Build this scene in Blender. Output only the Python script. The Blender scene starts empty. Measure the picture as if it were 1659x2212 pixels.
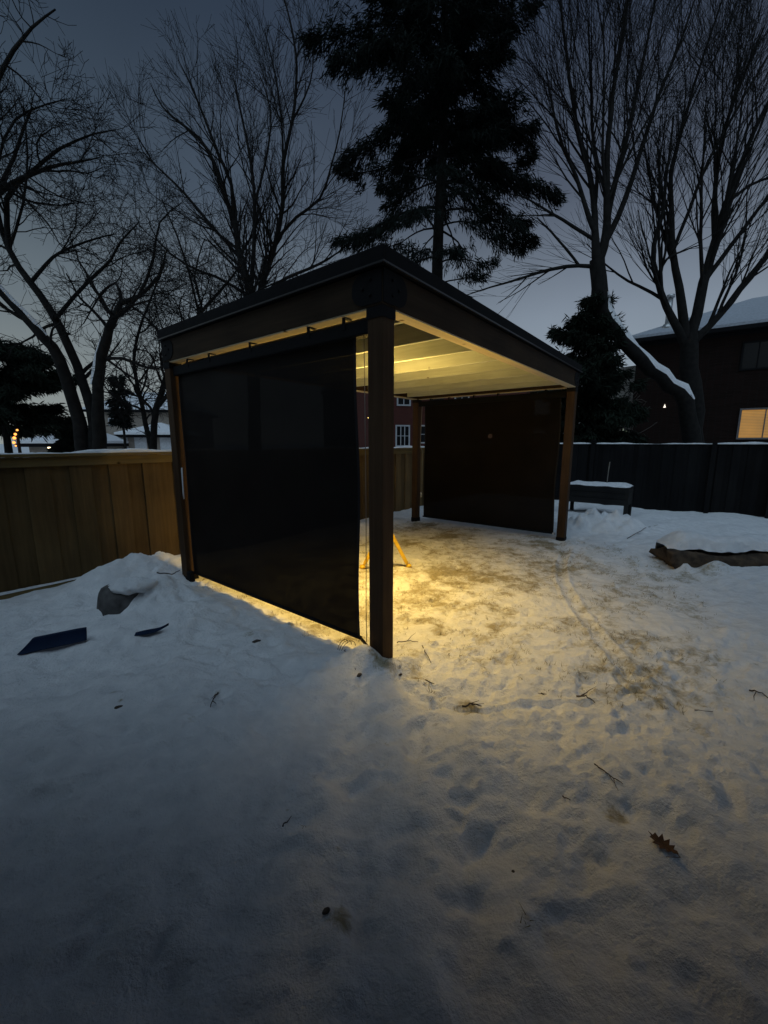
import bpy, bmesh, math, random
import numpy as np
from mathutils import Vector, Matrix

sc = bpy.context.scene
COL = sc.collection

# ------------------------------------------------------------------ camera
HC, PITCH, FPX = 1.6, 0.1693, 872.8            # eye height, downward pitch, focal length in 1659-px units
cam_d = bpy.data.cameras.new('camera'); cam = bpy.data.objects.new('camera', cam_d); COL.objects.link(cam)
cam.location = (0, 0, HC); cam.rotation_euler = (math.pi/2-PITCH, 0, 0)
cam_d.sensor_fit = 'HORIZONTAL'; cam_d.sensor_width = 36; cam_d.lens = 36*FPX/1659
cam_d.clip_start = 0.05; cam_d.clip_end = 2000
sc.camera = cam

# ------------------------------------------------------------------ sky (dusk, overcast city glow), no sun left
world = bpy.data.worlds.new('World'); sc.world = world; world.use_nodes = True
nt = world.node_tree; nt.nodes.clear()
wo = nt.nodes.new('ShaderNodeOutputWorld'); bg = nt.nodes.new('ShaderNodeBackground')
tc = nt.nodes.new('ShaderNodeTexCoord'); sep = nt.nodes.new('ShaderNodeSeparateXYZ')
nt.links.new(tc.outputs['Generated'], sep.inputs[0])
def wramp(stops):
    r = nt.nodes.new('ShaderNodeValToRGB'); e = r.color_ramp.elements
    while len(e) > 1: e.remove(e[-1])
    e[0].position, e[0].color = stops[0][0], (*stops[0][1], 1)
    for p, c in stops[1:]:
        n = e.new(p); n.color = (*c, 1)
    nt.links.new(sep.outputs['Z'], r.inputs[0]); return r
rl = wramp([(0, (.27,.30,.29)), (.10, (.24,.275,.275)), (.26, (.135,.170,.195)), (.45, (.047,.071,.100)), (.64, (.026,.042,.066)), (.76, (.022,.034,.056)), (1, (.022,.034,.058))])
rr = wramp([(0, (.31,.37,.43)), (.10, (.28,.345,.40)), (.26, (.200,.245,.305)), (.45, (.078,.098,.138)), (.64, (.030,.043,.072)), (.76, (.022,.034,.058)), (1, (.022,.034,.060))])
mx = nt.nodes.new('ShaderNodeMix'); mx.data_type = 'RGBA'
mr = nt.nodes.new('ShaderNodeMapRange'); mr.inputs[1].default_value = -.6; mr.inputs[2].default_value = .35
nt.links.new(sep.outputs['X'], mr.inputs[0]); nt.links.new(mr.outputs[0], mx.inputs[0])
nt.links.new(rl.outputs[0], mx.inputs[6]); nt.links.new(rr.outputs[0], mx.inputs[7])
# soft uneven cloud cover
wn = nt.nodes.new('ShaderNodeTexNoise'); wn.inputs['Scale'].default_value = 2.2; wn.inputs['Detail'].default_value = 4
nt.links.new(tc.outputs['Generated'], wn.inputs['Vector'])
wm = nt.nodes.new('ShaderNodeMapRange'); wm.inputs[3].default_value = .74; wm.inputs[4].default_value = 1.24
nt.links.new(wn.outputs['Fac'], wm.inputs[0])
mul = nt.nodes.new('ShaderNodeVectorMath'); mul.operation = 'SCALE'
nt.links.new(mx.outputs[2], mul.inputs[0]); nt.links.new(wm.outputs[0], mul.inputs['Scale'])
# physical twilight sky underneath the cloud glow
sky = nt.nodes.new('ShaderNodeTexSky'); sky.sky_type = 'NISHITA'; sky.sun_disc = False
sky.sun_elevation = math.radians(-3); sky.sun_rotation = math.radians(200)
sk = nt.nodes.new('ShaderNodeVectorMath'); sk.operation = 'SCALE'; sk.inputs['Scale'].default_value = .05
nt.links.new(sky.outputs[0], sk.inputs[0])
ad = nt.nodes.new('ShaderNodeVectorMath'); ad.operation = 'ADD'
nt.links.new(mul.outputs[0], ad.inputs[0]); nt.links.new(sk.outputs[0], ad.inputs[1])
# last western glow, high in the sky behind the viewpoint
dg = nt.nodes.new('ShaderNodeVectorMath'); dg.operation = 'DOT_PRODUCT'; dg.inputs[1].default_value = (-.10, -.52, .848)
nt.links.new(tc.outputs['Generated'], dg.inputs[0])
gm = nt.nodes.new('ShaderNodeMapRange'); gm.interpolation_type = 'SMOOTHSTEP'; gm.inputs[1].default_value = .70; gm.inputs[2].default_value = 1.0
nt.links.new(dg.outputs['Value'], gm.inputs[0])
gc = nt.nodes.new('ShaderNodeVectorMath'); gc.operation = 'SCALE'; gc.inputs[0].default_value = (.66, .90, 1.12); nt.links.new(gm.outputs[0], gc.inputs['Scale'])
ad2 = nt.nodes.new('ShaderNodeVectorMath'); ad2.operation = 'ADD'; nt.links.new(ad.outputs[0], ad2.inputs[0]); nt.links.new(gc.outputs[0], ad2.inputs[1])
nt.links.new(ad2.outputs[0], bg.inputs['Color']); bg.inputs['Strength'].default_value = 1.0
nt.links.new(bg.outputs[0], wo.inputs['Surface'])

sc.view_settings.view_transform = 'Standard'; sc.view_settings.look = 'None'
sc.view_settings.exposure = 0.0; sc.view_settings.gamma = 1.0
sc.render.engine = 'CYCLES'
sc.cycles.use_denoising = True
sc.cycles.max_bounces = 6; sc.cycles.transparent_max_bounces = 12
sc.cycles.sample_clamp_indirect = 4

LAMP_GLOW = 200.0                                # radiance of the opal disc lamp
FILL_LIGHT = 44.0                                   # watts of the added fill light behind the second rafter
LAMP_DOWN = 11.0                                # watts of its downward LED face
LAMP_COLOR = (1.0, .65, .15)

# ------------------------------------------------------------------ geometry of the place
AX, AY, PSI = -.0089, 2.6879, .9021
LU, LV, HB, PW = 3.01, 4.87, 2.45, .125
US = (-math.sin(PSI), math.cos(PSI)); VS = (math.cos(PSI), math.sin(PSI))
def P(u, v, z=0.0):
    return (AX+US[0]*u+VS[0]*v, AY+US[1]*u+VS[1]*v, z)
def uv_of(x, y):
    a, b = x-AX, y-AY
    return US[0]*a+US[1]*b, VS[0]*a+VS[1]*b
cp, sp = math.cos(PITCH), math.sin(PITCH)
def ray(px, py):
    X, U = (px-829.5)/FPX, (1106-py)/FPX
    return X, cp+U*sp, -sp+U*cp
def at(px, py, Y):                  # survey helper: direction px,py at distance Y from the viewpoint
    r = ray(px, py); t = Y/r[1]
    return (r[0]*t, Y, HC+r[2]*t)
def gnd(px, py, z=0.0):
    r = ray(px, py); t = (z-HC)/r[2]
    return (r[0]*t, r[1]*t, z)
def pxm(px, Y):                     # width in metres of px pixels at distance Y
    return px*Y/FPX

# ------------------------------------------------------------------ helpers
def link(o, parent=None):
    COL.objects.link(o)
    if parent is not None: o.parent = parent
    return o
def tag(o, label=None, cat=None, group=None, kind=None):
    if label: o['label'] = label
    if cat: o['category'] = cat
    if group: o['group'] = group
    if kind: o['kind'] = kind
    return o
def empty(name, loc, label, cat, group=None, rz=0):
    o = bpy.data.objects.new(name, None); o.empty_display_size = .2
    o.location = loc; o.rotation_euler = (0, 0, rz); link(o)
    return tag(o, label, cat, group)

class MB:
    """collects world-space faces; build() links them as one mesh object"""
    def __init__(s): s.v = []; s.f = []; s.smooth = []
    def add(s, vs, fs, smooth=False):
        n = len(s.v); s.v.extend([tuple(map(float, p)) for p in vs]); s.f.extend([tuple(i+n for i in f) for f in fs]); s.smooth.extend([smooth]*len(fs))
    def box(s, o, ax, ay, az):      # corner o and three edge vectors
        o, ax, ay, az = map(Vector, (o, ax, ay, az))
        vs = [o, o+ax, o+ax+ay, o+ay]; vs += [p+az for p in vs]
        s.add(vs, [(0,3,2,1),(4,5,6,7),(0,1,5,4),(1,2,6,5),(2,3,7,6),(3,0,4,7)])
    def uvbox(s, u0, u1, v0, v1, z0, z1, jit=0):
        o = Vector(P(u0, v0, z0)); s.box(o, Vector((US[0],US[1],0))*(u1-u0), Vector((VS[0],VS[1],0))*(v1-v0), (0,0,z1-z0))
    def xbox(s, x0, x1, y0, y1, z0, z1): s.box((x0,y0,z0),(x1-x0,0,0),(0,y1-y0,0),(0,0,z1-z0))
    def tube(s, pts, rad, n=8, cap=True, smooth=True):
        pts = [Vector(p) for p in pts]
        if not hasattr(rad, '__len__'): rad = [rad]*len(pts)
        vs = []; ref = None
        for i, p in enumerate(pts):
            t = (pts[min(i+1, len(pts)-1)]-pts[max(i-1, 0)]).normalized()
            if ref is None: ref = Vector((0,0,1)) if abs(t.z) < .9 else Vector((1,0,0))
            a = t.cross(ref).normalized(); b = t.cross(a).normalized(); ref = b.cross(t) if False else ref
            for k in range(n):
                w = 2*math.pi*k/n; vs.append(p+(a*math.cos(w)+b*math.sin(w))*rad[i])
        fs = []
        for i in range(len(pts)-1):
            for k in range(n):
                fs.append((i*n+k, i*n+(k+1)%n, (i+1)*n+(k+1)%n, (i+1)*n+k))
        if cap: fs.append(tuple(range(n))[::-1]); fs.append(tuple((len(pts)-1)*n+k for k in range(n)))
        s.add(vs, fs, smooth)
    def build(s, name, m, parent=None, bevel=0):
        me = bpy.data.meshes.new(name); me.from_pydata(s.v, [], s.f)
        for p, sm in zip(me.polygons, s.smooth): p.use_smooth = sm
        bm = bmesh.new(); bm.from_mesh(me); bmesh.ops.recalc_face_normals(bm, faces=bm.faces); bm.to_mesh(me); bm.free()
        o = bpy.data.objects.new(name, me); me.materials.append(m)
        if parent is not None:
            inv = parent_inv(parent)
            me.transform(inv)
        link(o, parent)
        if bevel:
            b = o.modifiers.new('bevel', 'BEVEL'); b.width = bevel; b.segments = 2; b.limit_method = 'ANGLE'
        return o
def world_mat(o):
    m = Matrix.LocRotScale(o.location, o.rotation_euler, o.scale)
    return world_mat(o.parent) @ m if o.parent else m
def parent_inv(p): return world_mat(p).inverted()

def mesh_np(name, V, F, m, parent=None, smooth=True):
    """V (n,3) array, F list of (k,nv) index arrays"""
    me = bpy.data.meshes.new(name)
    V = np.asarray(V, np.float32)
    if parent is not None:
        M = np.array(parent_inv(parent)); V = (V @ M[:3,:3].T + M[:3,3]).astype(np.float32)
    me.vertices.add(len(V)); me.vertices.foreach_set('co', V.ravel())
    loops = np.concatenate([f.ravel() for f in F]); counts = np.concatenate([np.full(len(f), f.shape[1]) for f in F])
    me.loops.add(len(loops)); me.loops.foreach_set('vertex_index', loops.astype(np.int32))
    me.polygons.add(len(counts)); starts = np.concatenate([[0], np.cumsum(counts)[:-1]])
    me.polygons.foreach_set('loop_start', starts.astype(np.int32)); me.polygons.foreach_set('loop_total', counts.astype(np.int32))
    me.polygons.foreach_set('use_smooth', np.full(len(counts), smooth))
    me.update(calc_edges=True); me.materials.append(m)
    o = bpy.data.objects.new(name, me); link(o, parent); return o

# ------------------------------------------------------------------ materials
def new_mat(name):
    m = bpy.data.materials.new(name); m.use_nodes = True
    t = m.node_tree; b = t.nodes['Principled BSDF']; return m, t, b
def node(t, k, **kw):
    n = t.nodes.new(k)
    for a, b in kw.items():
        if a in n.inputs.keys(): n.inputs[a].default_value = b
        else: setattr(n, a, b)
    return n
def ramp(t, fac, stops):
    r = t.nodes.new('ShaderNodeValToRGB'); e = r.color_ramp.elements
    while len(e) > 1: e.remove(e[-1])
    e[0].position, e[0].color = stops[0][0], (*stops[0][1], 1)
    for p, c in stops[1:]:
        n = e.new(p); n.color = (*c, 1)
    t.links.new(fac, r.inputs[0]); return r
def bump(t, b, h, strength=.3, dist=.01):
    n = t.nodes.new('ShaderNodeBump'); n.inputs['Strength'].default_value = strength; n.inputs['Distance'].default_value = dist
    t.links.new(h, n.inputs['Height']); t.links.new(n.outputs[0], b.inputs['Normal']); return n
def pos(t, scale=(1,1,1), rot=(0,0,0), obj=False):
    g = t.nodes.new('ShaderNodeTexCoord') if obj else t.nodes.new('ShaderNodeNewGeometry')
    mp = t.nodes.new('ShaderNodeMapping'); mp.vector_type = 'POINT'
    mp.inputs['Scale'].default_value = scale; mp.inputs['Rotation'].default_value = rot
    t.links.new(g.outputs['Object' if obj else 'Position'], mp.inputs[0]); return mp.outputs[0]
def wood_mat(name, c0, c1, axis='z', rot=0.0, rough=.75, grain=1.0, knots=False, island=0):
    m, t, b = new_mat(name)
    sc_ = {'z': (26, 26, 1.6), 'u': (26, 1.6, 26), 'v': (1.6, 26, 26)}[axis]
    v = pos(t, sc_, (0, 0, -rot))
    # Mapping applies scale first then rotation for POINT, so rotate before scaling
    g = v.node.inputs[0].links[0].from_socket
    r0 = t.nodes.new('ShaderNodeVectorRotate'); r0.rotation_type = 'Z_AXIS'; r0.inputs['Angle'].default_value = -rot
    t.links.new(g, r0.inputs['Vector']); t.links.new(r0.outputs[0], v.node.inputs[0]); v.node.inputs['Rotation'].default_value = (0,0,0)
    n1 = node(t, 'ShaderNodeTexNoise', Scale=1.0*grain, Detail=6, Roughness=.65); t.links.new(v, n1.inputs['Vector'])
    n2 = node(t, 'ShaderNodeTexNoise', Scale=1.7, Detail=3); t.links.new(r0.outputs[0], n2.inputs['Vector'])
    a = node(t, 'ShaderNodeMath', operation='ADD'); t.links.new(n1.outputs['Fac'], a.inputs[0]); t.links.new(n2.outputs['Fac'], a.inputs[1])
    hlf = node(t, 'ShaderNodeMath', operation='MULTIPLY'); hlf.inputs[1].default_value = .5; t.links.new(a.outputs[0], hlf.inputs[0])
    r = ramp(t, hlf.outputs[0], [(.32, c0), (.66, c1)])
    col = r.outputs[0]
    if knots:
        kn = node(t, 'ShaderNodeTexVoronoi', Scale=3.1); t.links.new(r0.outputs[0], kn.inputs['Vector'])
        kr = ramp(t, kn.outputs['Distance'], [(.03, (.25,.18,.10)), (.085, (1,1,1))])
        mm = node(t, 'ShaderNodeMix', data_type='RGBA', blend_type='MULTIPLY'); mm.inputs[0].default_value = 1
        t.links.new(col, mm.inputs[6]); t.links.new(kr.outputs[0], mm.inputs[7]); col = mm.outputs[2]
    if island:
        gi = t.nodes.new('ShaderNodeNewGeometry')
        mi = node(t, 'ShaderNodeMapRange'); mi.inputs[3].default_value = 1-island; mi.inputs[4].default_value = 1+island*.6
        t.links.new(gi.outputs['Random Per Island'], mi.inputs[0])
        mm = node(t, 'ShaderNodeVectorMath', operation='SCALE'); t.links.new(col, mm.inputs[0]); t.links.new(mi.outputs[0], mm.inputs['Scale']); col = mm.outputs[0]
    t.links.new(col, b.inputs['Base Color']); b.inputs['Roughness'].default_value = rough
    b.inputs['Specular IOR Level'].default_value = .12
    bump(t, b, n1.outputs['Fac'], .35, .004)
    return m
def plain(name, c, rough=.6, metal=0, spec=.5, noise=.15, scale=12):
    m, t, b = new_mat(name)
    n = node(t, 'ShaderNodeTexNoise', Scale=scale, Detail=5); v = pos(t); t.links.new(v, n.inputs['Vector'])
    r = ramp(t, n.outputs['Fac'], [(.3, tuple(x*(1-noise) for x in c)), (.7, tuple(min(1, x*(1+noise)) for x in c))])
    t.links.new(r.outputs[0], b.inputs['Base Color']); b.inputs['Roughness'].default_value = rough; b.inputs['Metallic'].default_value = metal
    b.inputs['Specular IOR Level'].default_value = spec
    return m
def emit(name, c, s):
    m = bpy.data.materials.new(name); m.use_nodes = True; t = m.node_tree; t.nodes.clear()
    e = t.nodes.new('ShaderNodeEmission'); o = t.nodes.new('ShaderNodeOutputMaterial')
    e.inputs[0].default_value = (*c, 1); e.inputs[1].default_value = s; t.links.new(e.outputs[0], o.inputs[0]); return m

M = {}
M['post'] = wood_mat('post_wood', (.040,.022,.012), (.085,.050,.027), 'z', PSI, knots=False)
M['beam_u'] = wood_mat('beam_wood_across', (.020,.013,.008), (.052,.033,.019), 'u', PSI, knots=True)
M['beam_v'] = wood_mat('beam_wood_along', (.020,.013,.008), (.052,.033,.019), 'v', PSI, knots=True)
M['rafter'] = wood_mat('rafter_wood', (.37,.39,.36), (.56,.60,.56), 'u', PSI, knots=True)
M['fence'] = wood_mat('fence_wood', (.085,.054,.024), (.19,.125,.054), 'z', PSI, knots=False, island=.35)
M['fence_rail'] = wood_mat('fence_rail_wood', (.11,.080,.034), (.22,.16,.068), 'v', PSI, knots=True)
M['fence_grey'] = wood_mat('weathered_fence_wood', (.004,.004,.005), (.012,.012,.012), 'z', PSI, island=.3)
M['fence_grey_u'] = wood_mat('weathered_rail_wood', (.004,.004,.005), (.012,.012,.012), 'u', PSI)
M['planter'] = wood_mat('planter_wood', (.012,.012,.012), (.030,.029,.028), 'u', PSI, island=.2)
M['black'] = plain('black_metal', (.008,.008,.009), .8, 0, spec=.15)
M['roof'] = plain('roof_trim', (.006,.006,.007), .8, 0, spec=.15, noise=.25)
M['gal'] = plain('galvanised_steel', (.5,.5,.5), .4, .8)
M['yellow'] = plain('yellow_paint', (.80,.52,.03), .4)
M['blue'] = plain('blue_plastic', (.005,.016,.045), .7, spec=.15)
M['white'] = plain('white_paint', (.55,.56,.58), .6)
M['leaf'] = plain('dry_leaf', (.085,.038,.014), .8, noise=.4, scale=60)
M['twig'] = plain('twig_bark', (.06,.045,.035), .9, noise=.3, scale=40)
M['grass'] = plain('dead_grass', (.16,.13,.05), .9, noise=.4, scale=20)
M['bark'] = plain('tree_bark', (.012,.011,.010), .95, spec=.2, noise=.45, scale=9)
M['bark_b'] = plain('grey_tree_bark', (.013,.012,.011), .95, spec=.2, noise=.4, scale=9)
M['needle'] = plain('spruce_needles', (.006,.010,.008), .9, spec=.15, noise=.5, scale=3)
M['cedar'] = plain('cedar_leaves', (.012,.018,.012), .9, spec=.15, noise=.5, scale=3)
M['stone'] = plain('rough_stone', (.085,.080,.078), .9, noise=.45, scale=14)
M['rotlog'] = plain('weathered_log', (.062,.042,.026), .95, noise=.6, scale=11)
M['cord'] = plain('shade_cord', (.22,.20,.17), .7)

def snow_mat(name='snow', ground=False):
    m, t, b = new_mat(name)
    b.inputs['Roughness'].default_value = .8; b.inputs['Specular IOR Level'].default_value = .2
    g = pos(t)
    n1 = node(t, 'ShaderNodeTexNoise', Scale=55, Detail=5, Roughness=.7); t.links.new(g, n1.inputs['Vector'])
    n2 = node(t, 'ShaderNodeTexNoise', Scale=9, Detail=5, Roughness=.6); t.links.new(g, n2.inputs['Vector'])
    h = node(t, 'ShaderNodeMath', operation='MULTIPLY_ADD'); h.inputs[1].default_value = 3.0
    t.links.new(n2.outputs['Fac'], h.inputs[0]); t.links.new(n1.outputs['Fac'], h.inputs[2])
    bump(t, b, h.outputs[0], .85, .014)
    base = ramp(t, n2.outputs['Fac'], [(.3, (.70,.71,.73)), (.65, (.84,.84,.85))])
    if not ground:
        t.links.new(base.outputs[0], b.inputs['Base Color']); return m
    at_ = node(t, 'ShaderNodeAttribute', attribute_name='bare')
    # ragged edge of the thin snow over grass
    n3 = node(t, 'ShaderNodeTexNoise', Scale=12, Detail=9, Roughness=.72); n3.inputs['Distortion'].default_value = .6; t.links.new(g, n3.inputs['Vector'])
    n4 = node(t, 'ShaderNodeTexNoise', Scale=38, Detail=6, Roughness=.75); t.links.new(g, n4.inputs['Vector'])
    a = node(t, 'ShaderNodeMath', operation='MULTIPLY_ADD'); a.inputs[1].default_value = .45
    t.links.new(n4.outputs['Fac'], a.inputs[0]); t.links.new(n3.outputs['Fac'], a.inputs[2])     # ~.72 mean
    s = node(t, 'ShaderNodeMath', operation='ADD'); t.links.new(a.outputs[0], s.inputs[0]); t.links.new(at_.outputs['Fac'], s.inputs[1])
    fac = node(t, 'ShaderNodeMapRange', interpolation_type='SMOOTHSTEP'); fac.inputs[1].default_value = .84; fac.inputs[2].default_value = 1.20; fac.inputs[4].default_value = .92
    t.links.new(s.outputs[0], fac.inputs[0])
    gr = ramp(t, n4.outputs['Fac'], [(.3, (.17,.14,.07)), (.7, (.42,.36,.23))])
    mm = node(t, 'ShaderNodeMix', data_type='RGBA'); t.links.new(fac.outputs[0], mm.inputs[0])
    t.links.new(base.outputs[0], mm.inputs[6]); t.links.new(gr.outputs[0], mm.inputs[7])
    t.links.new(mm.outputs[2], b.inputs['Base Color'])
    return m
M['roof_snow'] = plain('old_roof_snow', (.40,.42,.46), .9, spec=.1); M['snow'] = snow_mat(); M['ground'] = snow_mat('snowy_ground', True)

def brick_mat(name, c1, c2, mortar, scale=4.5):
    m, t, b = new_mat(name)
    tc = t.nodes.new('ShaderNodeTexCoord'); mp = t.nodes.new('ShaderNodeMapping')
    # brick courses: use (horizontal run, height) of the wall in object space
    sx = t.nodes.new('ShaderNodeSeparateXYZ'); cx = t.nodes.new('ShaderNodeCombineXYZ')
    t.links.new(tc.outputs['Object'], sx.inputs[0]); ad_ = node(t, 'ShaderNodeMath', operation='ADD')
    t.links.new(sx.outputs[0], ad_.inputs[0]); t.links.new(sx.outputs[1], ad_.inputs[1])
    t.links.new(ad_.outputs[0], cx.inputs[0]); t.links.new(sx.outputs[2], cx.inputs[1])
    br = node(t, 'ShaderNodeTexBrick', Scale=scale); br.inputs['Mortar Size'].default_value = .02
    br.inputs['Color1'].default_value = (*c1, 1); br.inputs['Color2'].default_value = (*c2, 1); br.inputs['Mortar'].default_value = (*mortar, 1)
    t.links.new(cx.outputs[0], br.inputs['Vector']); t.links.new(br.outputs['Color'], b.inputs['Base Color'])
    b.inputs['Roughness'].default_value = .95; b.inputs['Specular IOR Level'].default_value = .08; return m
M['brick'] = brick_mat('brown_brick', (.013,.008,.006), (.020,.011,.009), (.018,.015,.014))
M['brick_pale'] = brick_mat('buff_brick', (.26,.22,.18), (.32,.27,.22), (.30,.28,.26))
M['glass'] = plain('dark_window_glass', (.008,.009,.011), .25, spec=.3, noise=.05)
M['old_trim'] = plain('old_window_trim', (.16,.15,.15), .7, spec=.1)
def blind_mat():
    m, t, b = new_mat('lit_blind')
    g = pos(t); w = node(t, 'ShaderNodeTexWave', Scale=5.0, bands_direction='Z'); w.inputs['Distortion'].default_value = .3
    t.links.new(g, w.inputs['Vector'])
    r = ramp(t, w.outputs['Fac'], [(.25, (.26,.105,.008)), (.7, (.50,.225,.020))])
    n = node(t, 'ShaderNodeTexNoise', Scale=1.3); t.links.new(g, n.inputs['Vector'])
    t.links.new(r.outputs[0], b.inputs['Emission Color']); b.inputs['Base Color'].default_value = (.3,.25,.15,1)
    mr_ = node(t, 'ShaderNodeMapRange'); mr_.inputs[3].default_value = .35; mr_.inputs[4].default_value = 1.1
    t.links.new(n.outputs['Fac'], mr_.inputs[0]); t.links.new(mr_.outputs[0], b.inputs['Emission Strength']); return m
M['blind'] = blind_mat()
def shade_mat():
    m = bpy.data.materials.new('shade_mesh_fabric'); m.use_nodes = True; t = m.node_tree
    b = t.nodes['Principled BSDF']; o = t.nodes['Material Output']
    b.inputs['Base Color'].default_value = (.012,.012,.014,1); b.inputs['Roughness'].default_value = .85; b.inputs['Specular IOR Level'].default_value = .15
    g = pos(t); n = node(t, 'ShaderNodeTexNoise', Scale=2.5, Detail=3); t.links.new(g, n.inputs['Vector'])
    r = ramp(t, n.outputs['Fac'], [(.3, (.005,.0035,.003)), (.7, (.010,.0075,.0065))]); t.links.new(r.outputs[0], b.inputs['Base Color'])
    tr = t.nodes.new('ShaderNodeBsdfTransparent'); mxs = t.nodes.new('ShaderNodeMixShader'); mxs.inputs[0].default_value = .0055
    t.links.new(b.outputs[0], mxs.inputs[1]); t.links.new(tr.outputs[0], mxs.inputs[2]); t.links.new(mxs.outputs[0], o.inputs[0]); return m
M['shade'] = shade_mat(); M['hem'] = plain('hem_tape', (.016,.015,.016), .8, spec=.2)

# ------------------------------------------------------------------ ground: one sheet, snow relief near, out to the horizon
rg = np.random.RandomState(7)
def vnoise(x, y, s, seed):
    """smooth value noise"""
    r = np.random.RandomState(seed); T = r.rand(64, 64)
    fx, fy = x/s, y/s; ix, iy = np.floor(fx).astype(int), np.floor(fy).astype(int)
    tx, ty = fx-ix, fy-iy; tx = tx*tx*(3-2*tx); ty = ty*ty*(3-2*ty)
    a = T[ix % 64, iy % 64]; b = T[(ix+1) % 64, iy % 64]; c = T[ix % 64, (iy+1) % 64]; d = T[(ix+1) % 64, (iy+1) % 64]
    return (a*(1-tx)+b*tx)*(1-ty)+(c*(1-tx)+d*tx)*ty-.5
def smooth(a, b, x):
    t = np.clip((x-a)/(b-a), 0, 1); return t*t*(3-2*t)
def bumpf(x, y, cx, cy, r, h, rx=1.0, rot=0.0):
    c, s = math.cos(rot), math.sin(rot); dx, dy = x-cx, y-cy
    a = (c*dx+s*dy)/rx; b = -s*dx+c*dy
    return h*np.exp(-(a*a+b*b)/(2*r*r))
prints = []
def footprint(cx, cy, ang, L=.26, W=.10, d=.03): prints.append((cx, cy, ang, L, W, d*.46))
# walked paths: along the front of the pergola, out to the right, criss-cross in the foreground
def walk(p0, p1, n, jit=.12, d=.032):
    p0, p1 = np.array(p0), np.array(p1); D = p1-p0; ang = math.atan2(D[1], D[0]); nrm = np.array([-D[1], D[0]])/np.linalg.norm(D)
    for i in range(n):
        p = p0+D*(i+.5)/n+nrm*(.11*(1 if i % 2 else -1))+rg.randn(2)*jit*.4
        footprint(p[0], p[1], ang+rg.randn()*.25, .24+rg.rand()*.06, .085+rg.rand()*.03, d*(.6+.8*rg.rand()))
walk((.1, 1.5), (.9, 2.9), 7); walk((.5, 1.3), (1.9, 3.1), 9); walk((1.9, 1.6), (.2, 2.5), 8); walk((.4,2.0),(2.9,2.9),10)
walk((2.6, 1.9), (1.3, 2.9), 7); walk((-.5, 1.2), (.3, 2.4), 6); walk((.2, 1.1), (1.5, 1.9), 6, d=.022)
walk((-2.3, 3.2), (-.5, 2.5), 8, d=.035); walk((-1.6, 1.6), (-.2, 2.6), 7, d=.032); walk((-1.9, 2.2), (-.7, 2.0), 5, d=.03); walk((-1.2,3.0),(-.5,2.2),4, d=.02); walk((2.2,2.6),(3.6,3.9),6, d=.02)
for _ in range(60):
    x, y = rg.uniform(-1.2, 3.2), rg.uniform(1.0, 3.0); footprint(x, y, rg.uniform(0, 3.14), rg.uniform(.07, .24), rg.uniform(.03, .08), rg.uniform(.006, .022))
for _ in range(90):
    x, y = rg.uniform(.3, 3.6), rg.uniform(2.2, 6.0); footprint(x, y, rg.uniform(0, 3.14), rg.uniform(.05, .16), rg.uniform(.02, .05), rg.uniform(.006, .020))
for _ in range(26):
    x, y = rg.uniform(-2.6, 0), rg.uniform(.9, 3.6); footprint(x, y, rg.uniform(0, 3.14), rg.uniform(.05, .16), rg.uniform(.03, .06), rg.uniform(.006, .02))
track = [gnd(*p) for p in [(1262,1172),(1225,1192),(1212,1220),(1214,1255),(1235,1300),(1270,1345),(1310,1400),(1350,1450),(1400,1500)]]
def seg_dist(x, y, pts):
    best = np.full(x.shape, 1e9); side = np.zeros(x.shape)
    for (a, b) in zip(pts[:-1], pts[1:]):
        ax_, ay_ = a[:2]; bx, by = b[:2]; dx, dy = bx-ax_, by-ay_; L2 = dx*dx+dy*dy
        t = np.clip(((x-ax_)*dx+(y-ay_)*dy)/L2, 0, 1); d = np.hypot(x-ax_-t*dx, y-ay_-t*dy)
        s = np.sign(dx*(y-ay_)-dy*(x-ax_)); m = d < best; best = np.where(m, d, best); side = np.where(m, s, side)
    return best, side
arc = [gnd(*p) for p in [(872,1470),(905,1500),(950,1520),(1000,1532),(1060,1530),(1140,1522),(1200,1518),(1262,1516)]]
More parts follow.
